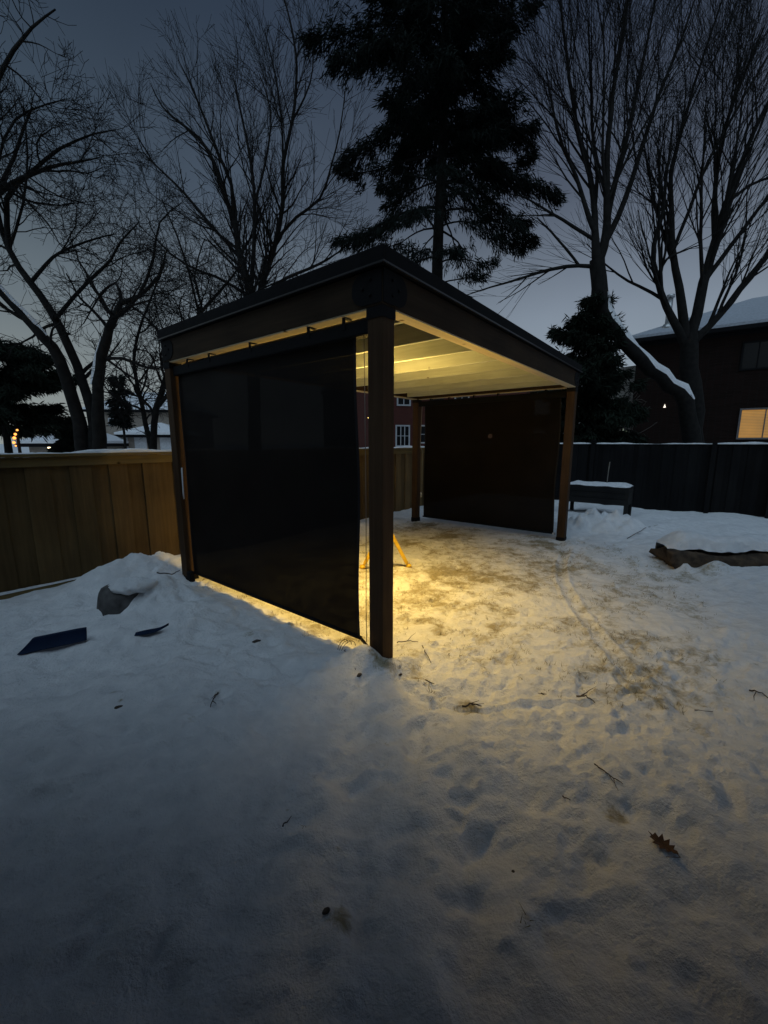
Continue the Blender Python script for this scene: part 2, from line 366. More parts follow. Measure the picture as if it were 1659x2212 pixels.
def ground_h(x, y):
    u = US[0]*(x-AX)+US[1]*(y-AY); v = VS[0]*(x-AX)+VS[1]*(y-AY)
    inside = smooth(-.35, .1, v)*smooth(LV+.25, LV-.05, v)*smooth(-.5, .05, u)*smooth(LU+.15, LU-.05, u)
    open_r = smooth(.3, -.3, u)*smooth(-.55, .25, v+.25*u)*smooth(-3.4, -1.6, u)*smooth(5.6, 4.2, v)        # trodden lawn to the right
    thin = np.clip(inside+open_r*.9, 0, 1)
    h = (.075*vnoise(x, y, 1.1, 1)+.065*vnoise(x, y, .45, 2))*smooth(60, 12, np.hypot(x, y))+.034*vnoise(x, y, .21, 3)+.012*vnoise(x, y, .10, 4)
    h = h*(1-.65*thin)+thin*(.022*vnoise(x, y, .14, 5)+.013*vnoise(x, y, .06, 6))
    h = h + .05*(1-thin)*smooth(60, 20, np.hypot(x, y))
    tr_ = np.exp(-(((x-.95)/1.5)**2+((y-2.15)/1.15)**2)**1.5)*(1-thin*.6)      # trampled area in front
    h += tr_*.42*(.024*vnoise(x, y, .17, 41)+.040*vnoise(x+.6*y, y-.3*x, .085, 42)+.022*vnoise(x, y, .045, 43))
    h += (1-thin)*(.030*vnoise(x, y, .13, 45)+.013*vnoise(x, y, .05, 46)+.030*(.5-np.abs(vnoise(x, y, .31, 47))*2)*np.clip(vnoise(x, y, .8, 48)+.3, 0, 1))*smooth(9, 6, np.hypot(x, y))
    # snow pile against the fence beside the far-left post, drift over the rock
    h += bumpf(x, y, *P(3.42,-.08)[:2], .20, .145, 1.9, PSI)*(1+.7*vnoise(x, y, .19, 9)+.35*vnoise(x, y, .08, 19))
    h += bumpf(x, y, *P(3.35,-.6)[:2], .18, .13, 1.6, PSI)
    h += (bumpf(x, y, *gnd(322,1318)[:2], .155, .27, 1.5, .55)+bumpf(x, y, *gnd(390,1345)[:2], .24, .10, 1.4, .4))*(1+.5*vnoise(x, y, .15, 51)+.25*vnoise(x, y, .06, 52))
    # heap behind the right post, in front of the planter
    h += bumpf(x, y, *gnd(1300,1150)[:2], .30, .26, 1.7, -.2)*(1+1.0*vnoise(x, y, .17, 11)+.6*vnoise(x, y, .08, 12))
    h += bumpf(x, y, *gnd(1255,1152)[:2], .16, .10)*(1+1.2*vnoise(x, y, .12, 13))
    # snow around the near post
    h += bumpf(x, y, *P(.11,-.05)[:2], .075, .15, 1.35, PSI+math.pi/2)+bumpf(x, y, *P(-.09,.12)[:2], .06, .085, 1.3, PSI)
    h += bumpf(x, y, *P(-.02,-.28)[:2], .22, .04)
    # swell before and behind the log
    lx, ly = gnd(1480,1240)[:2]
    h += bumpf(x, y, lx+.95, ly-.52, .36, .12, 1.8, -.15)+bumpf(x, y, lx+.9, ly+.75, .55, .13, 2.6, -.1)
    h += bumpf(x, y, lx+.28, ly-.10, .075, .10, 1.6, .3)+bumpf(x, y, lx-.02, ly-.02, .05, .09)
    # shovelled edge
    d, s = seg_dist(x, y, arc); h += .030*np.exp(-(d/.10)**2)*np.where(s > 0, .1, -1.1)+.02*np.exp(-((d-.12)/.1)**2)*(s < 0)
    # wheel track
    d, s = seg_dist(x, y, track); h += .018*np.exp(-((d-.075)/.020)**2)-.012*np.exp(-(d/.05)**2)
    return h, thin, u, v
def axis(lo, hi, fine, start):
    """fine(s) spacing inside, growing outside"""
    c = [lo]
    while c[-1] < hi: c.append(c[-1]+fine(c[-1]))
    a = [c[0]]; st = fine(c[0])
    while a[-1] > -600: st *= 1.32; a.append(a[-1]-st)
    b = [c[-1]]; st = fine(c[-1])
    while b[-1] < 900: st *= 1.32; b.append(b[-1]+st)
    return np.array(a[::-1][:-1]+c+b[1:])
gx = axis(-4.6, 6.4, lambda s: .019 if -3.2 < s < 3.4 else .035, 0)
gy = axis(.55, 10.2, lambda s: .010+.0032*max(0, s-.6) if s > .5 else .05, 0)
GX, GY = np.meshgrid(gx, gy, indexing='ij')
Hh, thin, Ug, Vg = ground_h(GX, GY)
for (cx, cy, ang, L, W, d) in prints:
    i0, i1 = np.searchsorted(gx, [cx-L, cx+L]); j0, j1 = np.searchsorted(gy, [cy-L, cy+L])
    if i1 <= i0 or j1 <= j0: continue
    X, Y = GX[i0:i1, j0:j1]-cx, GY[i0:i1, j0:j1]-cy; c, s = math.cos(ang), math.sin(ang)
    a = (c*X+s*Y)/(L/2); b = (-s*X+c*Y)/(W/2); q = (np.abs(a)**2.6+np.abs(b)**2.4)
    q = q+.9*vnoise(X+cx, Y+cy, .06, 21)+.6*vnoise(X+cx, Y+cy, .03, 22)
    Hh[i0:i1, j0:j1] += -d*smooth(1.25, .55, q)+.28*d*np.exp(-((q-1.7)/.5)**2)
# small crisp pits and broken clods of snow
def stamp(cx, cy, r, d, ex=1.0, ang=0.0, k=3.0, seed=0):
    i0, i1 = np.searchsorted(gx, [cx-2.2*r*max(1, ex), cx+2.2*r*max(1, ex)]); j0, j1 = np.searchsorted(gy, [cy-2.2*r*max(1, ex), cy+2.2*r*max(1, ex)])
    if i1-i0 < 2 or j1-j0 < 2: return
    X, Y = GX[i0:i1, j0:j1]-cx, GY[i0:i1, j0:j1]-cy; c, s = math.cos(ang), math.sin(ang)
    a = (c*X+s*Y)/(r*ex); b = (-s*X+c*Y)/r; q = np.sqrt(a*a+b*b)*(1+.5*vnoise(X*1.0+cx*7, Y+cy*5, r*.8, 3))
    Hh[i0:i1, j0:j1] += d*np.exp(-q**k)
pitspots = []
for _ in range(360):
    x, y = .95+rg.randn()*.95, 2.15+rg.randn()*.55
    u, v = uv_of(x, y)
    if y < .9 or (u > -.15 and v > -.15): continue
    r = rg.uniform(.008, .030); d_ = -rg.uniform(.3, .9)*r; stamp(x, y, r, d_, rg.uniform(1, 3.6), rg.normal(1.0, .5), 2.6); 
    if rg.rand() < .12: pitspots.append((x, y, r*1.1))
for _ in range(900):
    x, y = .95+rg.randn()*1.1, 2.3+rg.randn()*.65
    if y < .9: continue
    r = rg.uniform(.006, .022); stamp(x, y, r, rg.uniform(.5, 1.0)*r, rg.uniform(1, 1.5), rg.rand()*3, 2.6)
for _ in range(420):                       # trodden lawn to the right and under the roof
    u, v = rg.uniform(-2.6, LU), rg.uniform(-.3, LV); x, y = P(u, v)[:2]; r = rg.uniform(.012, .04); stamp(x, y, r, rg.choice([-.5, .5])*r, rg.uniform(1, 2), rg.rand()*3, 2.6)
for _ in range(420):                       # scattered pits in the smoother snow on the left and below
    x, y = rg.uniform(-3.0, .6), rg.uniform(.9, 3.8); u, v = uv_of(x, y)
    if v > -.12: continue
    r = rg.uniform(.012, .05); stamp(x, y, r, -rg.uniform(.3, .7)*r, rg.uniform(1, 2.6), rg.normal(.6, .4), 2.4)
for _ in range(240):                       # clods on the piles
    cx_, cy_, sg = [(*P(3.35,-.15)[:2], .30), (*gnd(1300,1150)[:2], .40), (*gnd(385,1275)[:2], .22)][rg.randint(3)]
    x, y = cx_+rg.randn()*sg, cy_+rg.randn()*sg*.6; r = rg.uniform(.014, .038); stamp(x, y, r, rg.uniform(.4, .8)*r, 1.2, rg.rand()*3, 3)
GH = Hh
def height_at(x, y):
    i = int(np.clip(np.searchsorted(gx, x), 1, len(gx)-1)); j = int(np.clip(np.searchsorted(gy, y), 1, len(gy)-1)); return float(GH[i, j])
def on_ground(px, py, dz=0.0):
    z = 0.0
    for _ in range(4):
        p = gnd(px, py, z); z = height_at(p[0], p[1])
    return (p[0], p[1], z+dz)
bare = np.full(GX.shape, -.6)
big = vnoise(GX, GY, .42, 31)*.28+vnoise(GX, GY, .12, 32)*.28
bare = np.maximum(bare, -.6+thin*(.84+big*1.15))
for (x, y, r) in pitspots: bare = np.maximum(bare, -.3+.55*np.exp(-((GX-x)**2+(GY-y)**2)/(2*r*r)))
d, s = seg_dist(GX, GY, [P(-.10,.36), P(.10,.34), P(.42,.16)]); bare = np.maximum(bare, .55*np.exp(-(d/.045)**2)-.3)
for (px, py, r, a_) in [(1170,1500,.10,.25),(1430,1512,.12,.2),(1010,1532,.09,.5),(1330,1775,.06,.45),(735,2020,.05,.45),(690,2060,.03,.3),(950,1500,.12,.25),(660,1690,.02,.3),(1310,1500,.10,.3),(540,1385,.05,.35),(1010,1800,.05,.2),(690,1975,.03,.3),(250,1520,.035,.3),(262,1538,.02,.4),(470,1518,.03,.4),(300,1366,.03,.2),(1330,1765,.05,.3),(745,1998,.03,.3),(1130,2010,.035,.2),(620,1780,.012,.5),(905,2010,.05,.15)]:
    cx, cy = gnd(px, py)[:2]; bare = np.maximum(bare, -.3+(a_+.25)*np.exp(-((GX-cx)**2+(GY-cy)**2)/(2*r*r)))
for (px, py, r) in [(445,1350,.13)]:
    pass
V = np.stack([GX, GY, GH], -1).reshape(-1, 3); nx_, ny_ = GX.shape
idx = np.arange(nx_*ny_).reshape(nx_, ny_)
F = np.stack([idx[:-1,:-1], idx[1:,:-1], idx[1:,1:], idx[:-1,1:]], -1).reshape(-1, 4)
gobj = mesh_np('ground', V, [F], M['ground']); gobj['kind'] = 'structure'
attr = gobj.data.attributes.new('bare', 'FLOAT', 'POINT'); attr.data.foreach_set('value', bare.ravel().astype(np.float32))

# ------------------------------------------------------------------ pergola
rp = random.Random(3)
perg = empty('pergola', P(LU/2, LV/2), 'dark stained wooden pergola with flat roof standing in the snowy yard', 'pergola', rz=0)
w = PW
for (u, v) in [(0,0), (LU-w,0), (0,LV-w), (LU-w,LV-w)]:
    b = MB(); b.uvbox(u, u+w, v, v+w, -.08, HB+.02); b.build('post', M['post'], perg, bevel=.006)
# beams, flush outside; across = AB and CD, along = AC and BD between them
BT = HB+.215
def beam(u0, u1, v0, v1, m): b = MB(); b.uvbox(u0, u1, v0, v1, HB, BT); b.build('beam', m, perg, bevel=.004)
beam(-.004, LU+.004, -.004, w-.01, M['beam_u']); beam(-.004, LU+.004, LV-w+.01, LV+.004, M['beam_u'])
beam(-.004, w-.01, w-.008, LV-w+.008, M['beam_v']); beam(LU-w+.01, LU+.004, w-.008, LV-w+.008, M['beam_v'])
rv = [.41, .98, 1.55, 2.12, 2.69, 3.26, 3.83, 4.40]
for v in rv:
    b = MB(); b.uvbox(w-.008, LU-w+.008, v-.019, v+.019, HB+.004, HB+.175); b.build('rafter', M['rafter'], perg, bevel=.003)
b = MB(); b.uvbox(.03, LU-.03, .03, LV-.03, HB+.18, HB+.20); b.build('ceiling_board', M['beam_v'], perg)
# added boards under the beams, coloured pale to stand in for lamplight
M['soffit_lit'] = wood_mat('lamplit_soffit', (.50,.42,.28), (.68,.58,.40), 'u', PSI, knots=True); M['soffit_lit_v'] = wood_mat('lamplit_soffit_along', (.50,.42,.28), (.68,.58,.40), 'v', PSI, knots=True)
for (a_, mm_) in (((w+.001, LU-w-.001, .002, w-.012), 'soffit_lit'), ((w+.001, LU-w-.001, LV-w+.012, LV-.002), 'soffit_lit'), ((.002, w-.012, w+.001, LV-w-.001), 'soffit_lit_v'), ((LU-w+.012, LU-.002, w+.001, LV-w-.001), 'soffit_lit_v')):
    b = MB(); b.uvbox(*a_, HB-.010, HB-.0005); b.build('lamplit_soffit_strip', M[mm_], perg)
# roof: metal edge trim with a drip lip, sheet above
b = MB(); T = .022
z0, z1 = BT+.002, BT+.112
b.uvbox(-.03, LU+.03, -.03, -.03+T, z0, z1); b.uvbox(-.03, LU+.03, LV+.03-T, LV+.03, z0, z1)
b.uvbox(-.03, -.03+T, -.03+T, LV+.03-T, z0, z1); b.uvbox(LU+.03-T, LU+.03, -.03+T, LV+.03-T, z0, z1)
b.build('roof_trim', M['roof'], perg, bevel=.004)
b = MB()
b.uvbox(-.042, LU+.042, -.042, -.0302, z0+.004, z0+.016); b.uvbox(-.042, -.0302, -.0302, LV+.042, z0+.004, z0+.016)
b.build('drip_edge', plain('drip_edge_metal', (.035,.034,.036), .35, .5), perg)
b = MB(); b.uvbox(-.005, LU+.005, -.005, LV+.005, z0+.04, z0+.07); b.build('roof_panel', M['roof'], perg)
b = MB()
hb = z0+.0705
nn = 20
for i in range(1): pass
b.uvbox(.0, LU, .0, LV, hb, hb+.03); b.build('roof_snow', M['snow'], perg)
# black steel corner brackets: rounded plates on the beams plus a sleeve at the post head
def bracket(u, v, du, dv):
    b = MB(); t = .006; L = .25; zc = HB+.112; r = .098
    for axis_ in (0, 1):
        # rounded plate profile along the beam
        prof = [(0, -r), (L-r, -r)]+[(L-r+r*math.sin(a), -r*math.cos(a)) for a in np.linspace(.2, math.pi-.2, 9)]+[(L-r, r), (0, r)]
        vs = []
        for off in (0, t):
            for (s, z) in prof:
                if axis_ == 0:
                    uu = u+du*s if du > 0 else u-s
                    vv = v-off if dv > 0 else v+off
                    if dv > 0: vv = v-.0045-off
                    else: vv = v+.0045+off
                else:
                    vv = v+dv*s
                    uu = u-.0045-off if du > 0 else u+.0045+off
                vs.append(P(uu, vv, zc+z))
        n = len(prof); fs = [tuple(range(n)), tuple(range(n, 2*n))[::-1]]+[(i, (i+1) % n, n+(i+1) % n, n+i) for i in range(n)]
        b.add(vs, fs)
        for (s, z) in [(.09, .045), (.09, -.045), (.155, 0)]:      # bolt heads
            if axis_ == 0: c = P(u+du*s, v-dv*.0105, zc+z); d = Vector((VS[0], VS[1], 0))*(-dv)
            else: c = P(u-du*.0105, v+dv*s, zc+z); d = Vector((US[0], US[1], 0))*(-du)
            b.tube([c, Vector(c)+d*.008], .010, 6)
    su0, su1 = sorted((u-du*.005, u+du*(w+.005))); sv0, sv1 = sorted((v-dv*.005, v+dv*(w+.005)))
    b.uvbox(su0, su1, sv0, sv1, HB-.07, HB-.003)
    b.build('corner_bracket', M['black'], perg)
bracket(0, 0, 1, 1); bracket(LU, 0, -1, 1); bracket(0, LV, 1, -1); bracket(LU, LV, -1, -1)
# steel shoe at each post foot
for (u, v) in [(LU-w,0), (0,LV-w), (LU-w,LV-w)]:
    b = MB(); b.uvbox(u-.005, u+w+.005, v-.005, v+w+.005, -.03, .075); b.build('post_shoe', M['black'], perg)

# ------------------------------------------------------------------ roller shades
def roller_shade(v0, side, label, fab_u, zb, zt, cord_u, cord_z, hooks):
    e = empty('roller_shade', P(LU/2, v0, zt), label, 'roller shade', 'outdoor roller shades hung between pergola posts')
    b = MB(); b.uvbox(w+.004, LU-w-.004, v0-.045, v0+.045, HB-.145, HB-.048); b.build('cassette', M['black'], e, bevel=.012)
    # fabric: thin cloth with a faint ripple
    nu, nz = 40, 30; vs = []; fs = []
    for off in (0, .0016):
        for i in range(nu+1):
            for j in range(nz+1):
                s, t_ = i/nu, j/nz; u = fab_u[0]+(fab_u[1]-fab_u[0])*s; z = zb+.03+(zt-zb-.03)*t_
                edge = 0.012*math.sin(t_*9+v0)*(1 if s < .5 else .6)*(abs(s-.5)*2)**6
                rip = .011*math.sin(s*17+.7*math.sin(t_*3))*(1-t_)*t_*2+.004*math.sin(s*5+t_*4)*(1-t_)
                vs.append(P(u+edge, v0+rip+off, z))
    n1 = (nu+1)*(nz+1)
    for k in range(1):
        for i in range(nu):
            for j in range(nz):
                a = k*n1+i*(nz+1)+j; fs.append((a, a+nz+1, a+nz+2, a+1))
    b = MB(); b.add(vs[:n1], fs, True); b.build('fabric', M['shade'], e)
    b = MB()
    for uh in fab_u:
        s_ = 1 if uh < 1 else -1; vs = []
        for j in range(nz+1):
            t_ = j/nz; z = zb+.03+(zt-zb-.03)*t_; e0 = .012*math.sin(t_*9+v0)*(1 if uh < 1 else .6)
            for (du_, dvv) in ((0, -.002), (s_*.022, -.0024-.001*math.sin(t_*40)), (s_*.022, .002), (0, .002)):
                sft = (uh+du_-fab_u[0])/(fab_u[1]-fab_u[0]); rp_ = .011*math.sin(sft*17+.7*math.sin(t_*3))*(1-t_)*t_*2+.004*math.sin(sft*5+t_*4)*(1-t_)
                vs.append(P(uh+du_+e0, v0+rp_+dvv, z))
        hm = MB(); hm.add(vs, [(j*4+k, j*4+(k+1) % 4, (j+1)*4+(k+1) % 4, (j+1)*4+k) for j in range(nz) for k in range(4)]); hm.build('hem', M['hem'], e)
    b.tube([P(fab_u[0]-.01, v0, zb+.018), P(fab_u[1]+.01, v0, zb+.018)], .016, 10); b.build('bottom_bar', M['black'], e)
    for (hu) in hooks:
        b = MB()
        b.uvbox(hu-.022, hu+.022, v0-.058, v0-.050, HB-.075, HB-.005) if False else None
        b.uvbox(hu-.014, hu+.014, v0-.050, v0-.0452, HB-.09, HB-.0105)
        b.uvbox(hu-.014, hu+.014, v0-.045, v0+.02, HB-.016, HB-.0115)
        b.build('mounting_hook', M['black'], e)
    return e
sh1 = roller_shade(.075, 1, 'black roller shade on the near pergola side above a strip of lamplit snow', (.285, 2.855), .095, HB-.10, 0, 0, [.36, .72, 1.46, 2.13, 2.55])
b = MB(); b.tube([P(.215, .07, HB-.14), P(.212, .072, 1.6), P(.209, .07, 1.0), P(.213, .068, .45), P(.205, .06, .11)], .0032, 6); b.build('pull_cord', M['cord'], sh1)
b = MB(); b.tube([P(.282, .075, .113), P(.24, .07, .10), P(.19, .06, .075), P(.13, .05, .07)], .009, 6)
b.tube([P(.26, .06, .11), P(.235, .03, .125), P(.22, .05, .095)], .005, 6); b.build('bungee_hook', M['black'], sh1)
b = MB()
for k in range(3):
    c = Vector(P(.34+.03*k, .0, .01)); r = .055-.008*k
    b.tube([c+Vector((math.cos(a)*r, math.sin(a)*r*.7, .02+.05*math.sin(a+.6))) for a in np.linspace(0, 5.4, 16)], .0022, 5, cap=False)
b.build('bungee_cord', M['black'], sh1)
b = MB(); b.uvbox(LU-w-.085, LU-w-.006, -.01, .05, .0, .145); b.build('bar_anchor', M['black'], sh1, bevel=.01)
b = MB(); b.tube([P(LU-w-.012, .035, 1.33), P(LU-w-.012, .03, 1.05), P(LU-w-.02, .028, .98)], .008, 6); b.build('crank_rod', M['white'], sh1)
sh2 = roller_shade(LV-.075, -1, 'black roller shade at the far end of the pergola facing the back fence', (.20, 2.75), .10, HB-.10, 0, 0, [.45, 1.25, 1.7, 2.2, 2.6])
b = MB(); b.tube([P(2.775, LV-.14, HB-.15), P(2.79, LV-.15, 1.9), P(2.80, LV-.15, 1.52), P(2.74, LV-.15, 1.44), P(2.745, LV-.15, .60)], .0075, 6); b.build('pull_cord', M['cord'], sh2)
b = MB(); b.tube([P(2.76, LV-.15, .52), P(2.76, LV-.15, .62)], .018, 8); b.build('cord_weight', M['white'], sh2)
b = MB(); b.uvbox(.165, .20, LV-.10, LV-.05, .095, .13); b.build('bar_clip', M['white'], sh2)

# ------------------------------------------------------------------ the lamp and the yellow tripod behind the near post
TU, TV, TZ = 1.19, 1.45, 1.88
tri = empty('tripod_stand', P(1.43, 1.86), 'small yellow tripod stand with splayed legs behind the near pergola post', 'tripod')
foot = [gnd(783,1227), gnd(883,1225), P(1.65, 2.19)]
hub = Vector(P(1.43, 1.86, .60))
for f in foot:
    f = Vector(f); b = MB()
    d = (hub-f); a = f+d*.10; c = f+d*.97
    sd = d.cross(Vector((0,0,1))).normalized(); nd = sd.cross(d).normalized()
    b.box(a-sd*.027-nd*.022, sd*.054, nd*.044, c-a)
    leg = b.build('leg', M['yellow'], tri, bevel=.004)
    b = MB(); b.tube([f+Vector((0,0,.012)), f+d*.11], .015, 8); b.tube([f+Vector((0,0,.004)), f+Vector((0,0,.036))], [.042, .032], 10); b.build('foot', M['yellow'], leg)
b = MB(); b.tube([hub-Vector((0,0,.30)), hub+Vector((0,0,.40))], [.017,.015], 10); b.build('pole', M['yellow'], tri)
b = MB(); b.tube([hub-Vector((0,0,.03)), hub+Vector((0,0,.04))], .035, 10); b.build('collar', M['black'], tri)
pen = empty('pendant_lamp', P(TU, TV, TZ), 'lit lamp hanging on a cord from a rafter behind the near post', 'lamp')
bm = bmesh.new(); bmesh.ops.create_uvsphere(bm, u_segments=24, v_segments=12, radius=1)
for v_ in bm.verts: v_.co = Vector((v_.co.x*.115, v_.co.y*.115, max(0, v_.co.z)*.085))
me = bpy.data.meshes.new('opal_disc'); bm.to_mesh(me); bm.free(); me.materials.append(emit('lamp_glow', LAMP_COLOR, LAMP_GLOW))
bulb = bpy.data.objects.new('opal_disc', me); link(bulb, pen)
for p in me.polygons: p.use_smooth = True
al = bpy.data.lights.new('led_face', 'AREA'); al.shape = 'DISK'; al.size = .27; al.energy = LAMP_DOWN; al.color = LAMP_COLOR; al.spread = math.radians(136)
alo = bpy.data.objects.new('led_face', al); alo.location = (0, 0, -.016); link(alo, pen)
b = MB(); b.tube([P(TU,TV,TZ-.012), P(TU,TV,TZ-.004), P(TU,TV,TZ-.001)], [.136,.138,.130], 28); b.build('lamp_dish', M['white'], pen)
b = MB(); b.tube([P(TU,TV,TZ+.083), P(TU,TV+.02,HB-.2), P(TU,TV+.078,HB+.03)], .004, 6); b.build('cord', M['black'], pen)

fill_lt = empty('added_fill_light', P(1.15, 1.045, HB+.082), 'added fill light behind the second rafter softening the near post shadow', 'lamp')  # added fill light, no known fixture; washes out the near post's shadow
b = MB(); b.uvbox(.24, 2.06, 1.002, 1.088, HB+.086, HB+.112); b.build('lamp_housing', M['white'], fill_lt, bevel=.004)
b = MB(); b.uvbox(.27, 2.03, 1.018, 1.072, HB+.076, HB+.0855); b.build('fill_light_face', emit('fill_light_glow', LAMP_COLOR, 6), fill_lt)
al = bpy.data.lights.new('fill_area', 'AREA'); al.shape = 'RECTANGLE'; al.size = 1.76; al.size_y = .05; al.energy = FILL_LIGHT; al.color = LAMP_COLOR; al.spread = math.radians(116)
alo = bpy.data.objects.new('fill_area', al); alo.location = (0, 0, -.009); alo.rotation_euler = (0, 0, PSI+math.pi/2); link(alo, fill_lt)

# ------------------------------------------------------------------ fences
def snow_strip(mb, p0, p1, wd, h, n, seed):
    """lumpy snow lying along the top of a rail"""
    p0, p1 = Vector(p0), Vector(p1); D = p1-p0; sd = D.cross(Vector((0,0,1))).normalized(); r = random.Random(seed)
    ph = [r.uniform(0, 6) for _ in range(5)]; vs = []; m = 7
    for i in range(n+1):
        s = i/n; L = s*D.length
        hh = h*(.55+.28*math.sin(L*2.1+ph[0])+.2*math.sin(L*5.3+ph[1])+.12*math.sin(L*13+ph[2])+.06*r.uniform(-1, 1)); hh = max(hh, .004)
        for k in range(m):
            a = math.pi*k/(m-1); vs.append(p0+D*s+sd*(wd/2)*math.cos(a)*(1+.05*math.sin(L*9+ph[3]))+Vector((0,0,hh*math.sin(a)**.7 if 0 < k < m-1 else 0)))
    fs = [(i*m+k, i*m+k+1, (i+1)*m+k+1, (i+1)*m+k) for i in range(n) for k in range(m-1)]
    mb.add(vs, fs, True)
FU = 3.78; FV = 9.55
lf = empty('wooden_fence', P(FU, 3), 'tan vertical board fence along the left behind the pergola', 'fence')
b = MB(); v = -3.2; k = 0; rr_ = random.Random(5)
while v < FV-.05:
    bw = .198+rr_.uniform(-.004, .006); off = 0 if k % 2 else .019
    b.uvbox(FU+off-rr_.uniform(0, .004), FU+off+.017, v, v+bw, -.1, 1.38+rr_.uniform(-.004, .004)); v += bw*.93+.002; k += 1
b.build('board_panel', M['fence'], lf)
b = MB(); b.uvbox(FU-.022, FU-.002, -3.2, FV-.02, 1.355, 1.455); b.build('fascia_board', M['fence_rail'], lf, bevel=.003)
b = MB(); b.uvbox(FU-.055, FU+.085, -3.2, FV-.02, 1.457, 1.49); b.build('cap_rail', M['fence_rail'], lf, bevel=.004)
b = MB(); b.uvbox(FU-.075, FU-.004, -3.2, -.15, -.05, .10); b.build('kickboard', M['fence_rail'], lf, bevel=.004)
for v in np.arange(-3, FV, 2.4):
    b = MB(); b.uvbox(FU+.045, FU+.135, v, v+.09, -.1, 1.4); b.build('fence_post', M['fence'], lf)
b = MB(); snow_strip(b, P(FU+.005, -3.2, 1.489), P(FU+.005, FV-.1, 1.489), .11, .05, 500, 1); b.build('snow_cap', M['snow'], lf)
b = MB(); snow_strip(b, P(FU-.04, -3.2, .099), P(FU-.04, -.15, .099), .075, .03, 120, 2); b.build('snow_cap', M['snow'], lf)

rf = empty('wooden_fence', P(0, FV), 'grey weathered board fence across the back behind the planter box', 'fence')
b = MB(); u = FU-.02; k = 0
while u > -7.4:
    bw = .142+rr_.uniform(-.006, .006); off = 0 if k % 2 else .017
    b.uvbox(u-bw, u, FV+off, FV+off+.016, -.1, 1.575+rr_.uniform(-.014, .014)); u -= bw*.88; k += 1
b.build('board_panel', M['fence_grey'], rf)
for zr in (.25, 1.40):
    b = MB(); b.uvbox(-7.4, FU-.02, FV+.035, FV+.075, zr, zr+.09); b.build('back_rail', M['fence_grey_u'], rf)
for u in (3.2, 1.9, .63, -1.8):
    b = MB(); b.uvbox(u-.045, u+.045, FV-.092, FV-.002, -.1, 1.60)
    if u == .63:
        b.uvbox(u-.075, u+.075, FV-.12, FV+.03, 1.60, 1.632); b.tube([P(u, FV-.045, 1.63), P(u, FV-.045, 1.665), P(u, FV-.045, 1.68)], [.04, .075, .05], 12)
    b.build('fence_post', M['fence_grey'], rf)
for u in (-2.85,):
    b = MB(); b.uvbox(u-.075, u+.075, FV-.155, FV-.005, -.1, 1.74); b.uvbox(u-.095, u+.095, FV-.175, FV+.015, 1.74, 1.765)
    c = Vector(P(u, FV-.08, 1.81)); q = [P(u-.08, FV-.16, 1.766), P(u+.08, FV-.16, 1.766), P(u+.08, FV, 1.766), P(u-.08, FV, 1.766), c]
    b.add(q, [(0,1,4),(1,2,4),(2,3,4),(3,0,4),(3,2,1,0)]); b.build('gate_post', M['fence_grey'], rf)
b = MB(); snow_strip(b, P(FU-.03, FV+.012, 1.573), P(-2.75, FV+.012, 1.573), .06, .045, 420, 4); b.build('snow_cap', M['snow'], rf)
gate = MB()
u = -2.95
gt = empty('garden_gate', P(-3.6, FV), 'tall grey board gate beside the capped post at the right edge', 'gate')
while u > -4.3:
    gate.uvbox(u-.138, u, FV-.05, FV-.032, .05, 1.66); u -= .142
gate.build('board_panel', M['fence_grey'], gt)
for zr in (.3, 1.4):
    b = MB(); b.uvbox(-4.32, -2.95, FV-.031, FV-.002, zr, zr+.1); b.build('gate_rail', M['fence_grey_u'], gt)

# ------------------------------------------------------------------ raised planter
pl_c = at(1330, 1085, 8.75)
pa = Vector((4.75, 9.15, 0)); 
plr = empty('raised_planter', (5.15, 8.85, 0), 'raised wooden planter box on legs with snow on top by the back fence', 'planter')
du, dv_ = Vector((US[0], US[1], 0)), Vector((VS[0], VS[1], 0))
o = Vector(gnd(1352, 1128)); o.z = 0
eu = du*1.22; ev = dv_*.62
b = MB()
for k in range(3):
    z = .33+k*.125
    b.box(o+Vector((0,0,z)), eu, dv_*.025, (0,0,.12)); b.box(o+ev-dv_*.025+Vector((0,0,z)), eu, dv_*.025, (0,0,.12))
    b.box(o+dv_*.026+Vector((0,0,z)), du*.025, ev-dv_*.052, (0,0,.12)); b.box(o+eu-du*.025+dv_*.026+Vector((0,0,z)), du*.025, ev-dv_*.052, (0,0,.12))
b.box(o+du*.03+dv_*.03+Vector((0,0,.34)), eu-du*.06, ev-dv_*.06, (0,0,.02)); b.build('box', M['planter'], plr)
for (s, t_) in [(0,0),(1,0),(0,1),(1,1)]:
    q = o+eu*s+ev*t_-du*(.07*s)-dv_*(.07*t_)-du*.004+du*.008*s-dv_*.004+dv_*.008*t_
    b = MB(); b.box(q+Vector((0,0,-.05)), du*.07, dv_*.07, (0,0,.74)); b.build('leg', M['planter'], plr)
n = 26; m_ = 12; vs = []
for i in range(n+1):
    for j in range(m_+1):
        s, t_ = i/n, j/m_; e_ = min(s, 1-s, t_, 1-t_)
        p = o+eu*s+ev*t_; z = .70+.055*min(1, e_*9)**.6+.030*float(vnoise(np.array(s*9.), np.array(t_*5.), 1.0, 44))
        vs.append((p.x, p.y, z))
b = MB(); b.add(vs, [(i*(m_+1)+j, (i+1)*(m_+1)+j, (i+1)*(m_+1)+j+1, i*(m_+1)+j+1) for i in range(n) for j in range(m_)], True); b.build('snow_cap', M['snow'], plr)
st = MB(); q = o+eu*.38+ev*.5; st.tube([q+Vector((0,0,.6)), q+Vector((.01,0,1.0)), q+Vector((.03,.01,1.20))], .008, 6)
tag(st.build('garden_stake', M['cord']), 'thin pale garden stake standing up in the snowy planter box', 'stake')

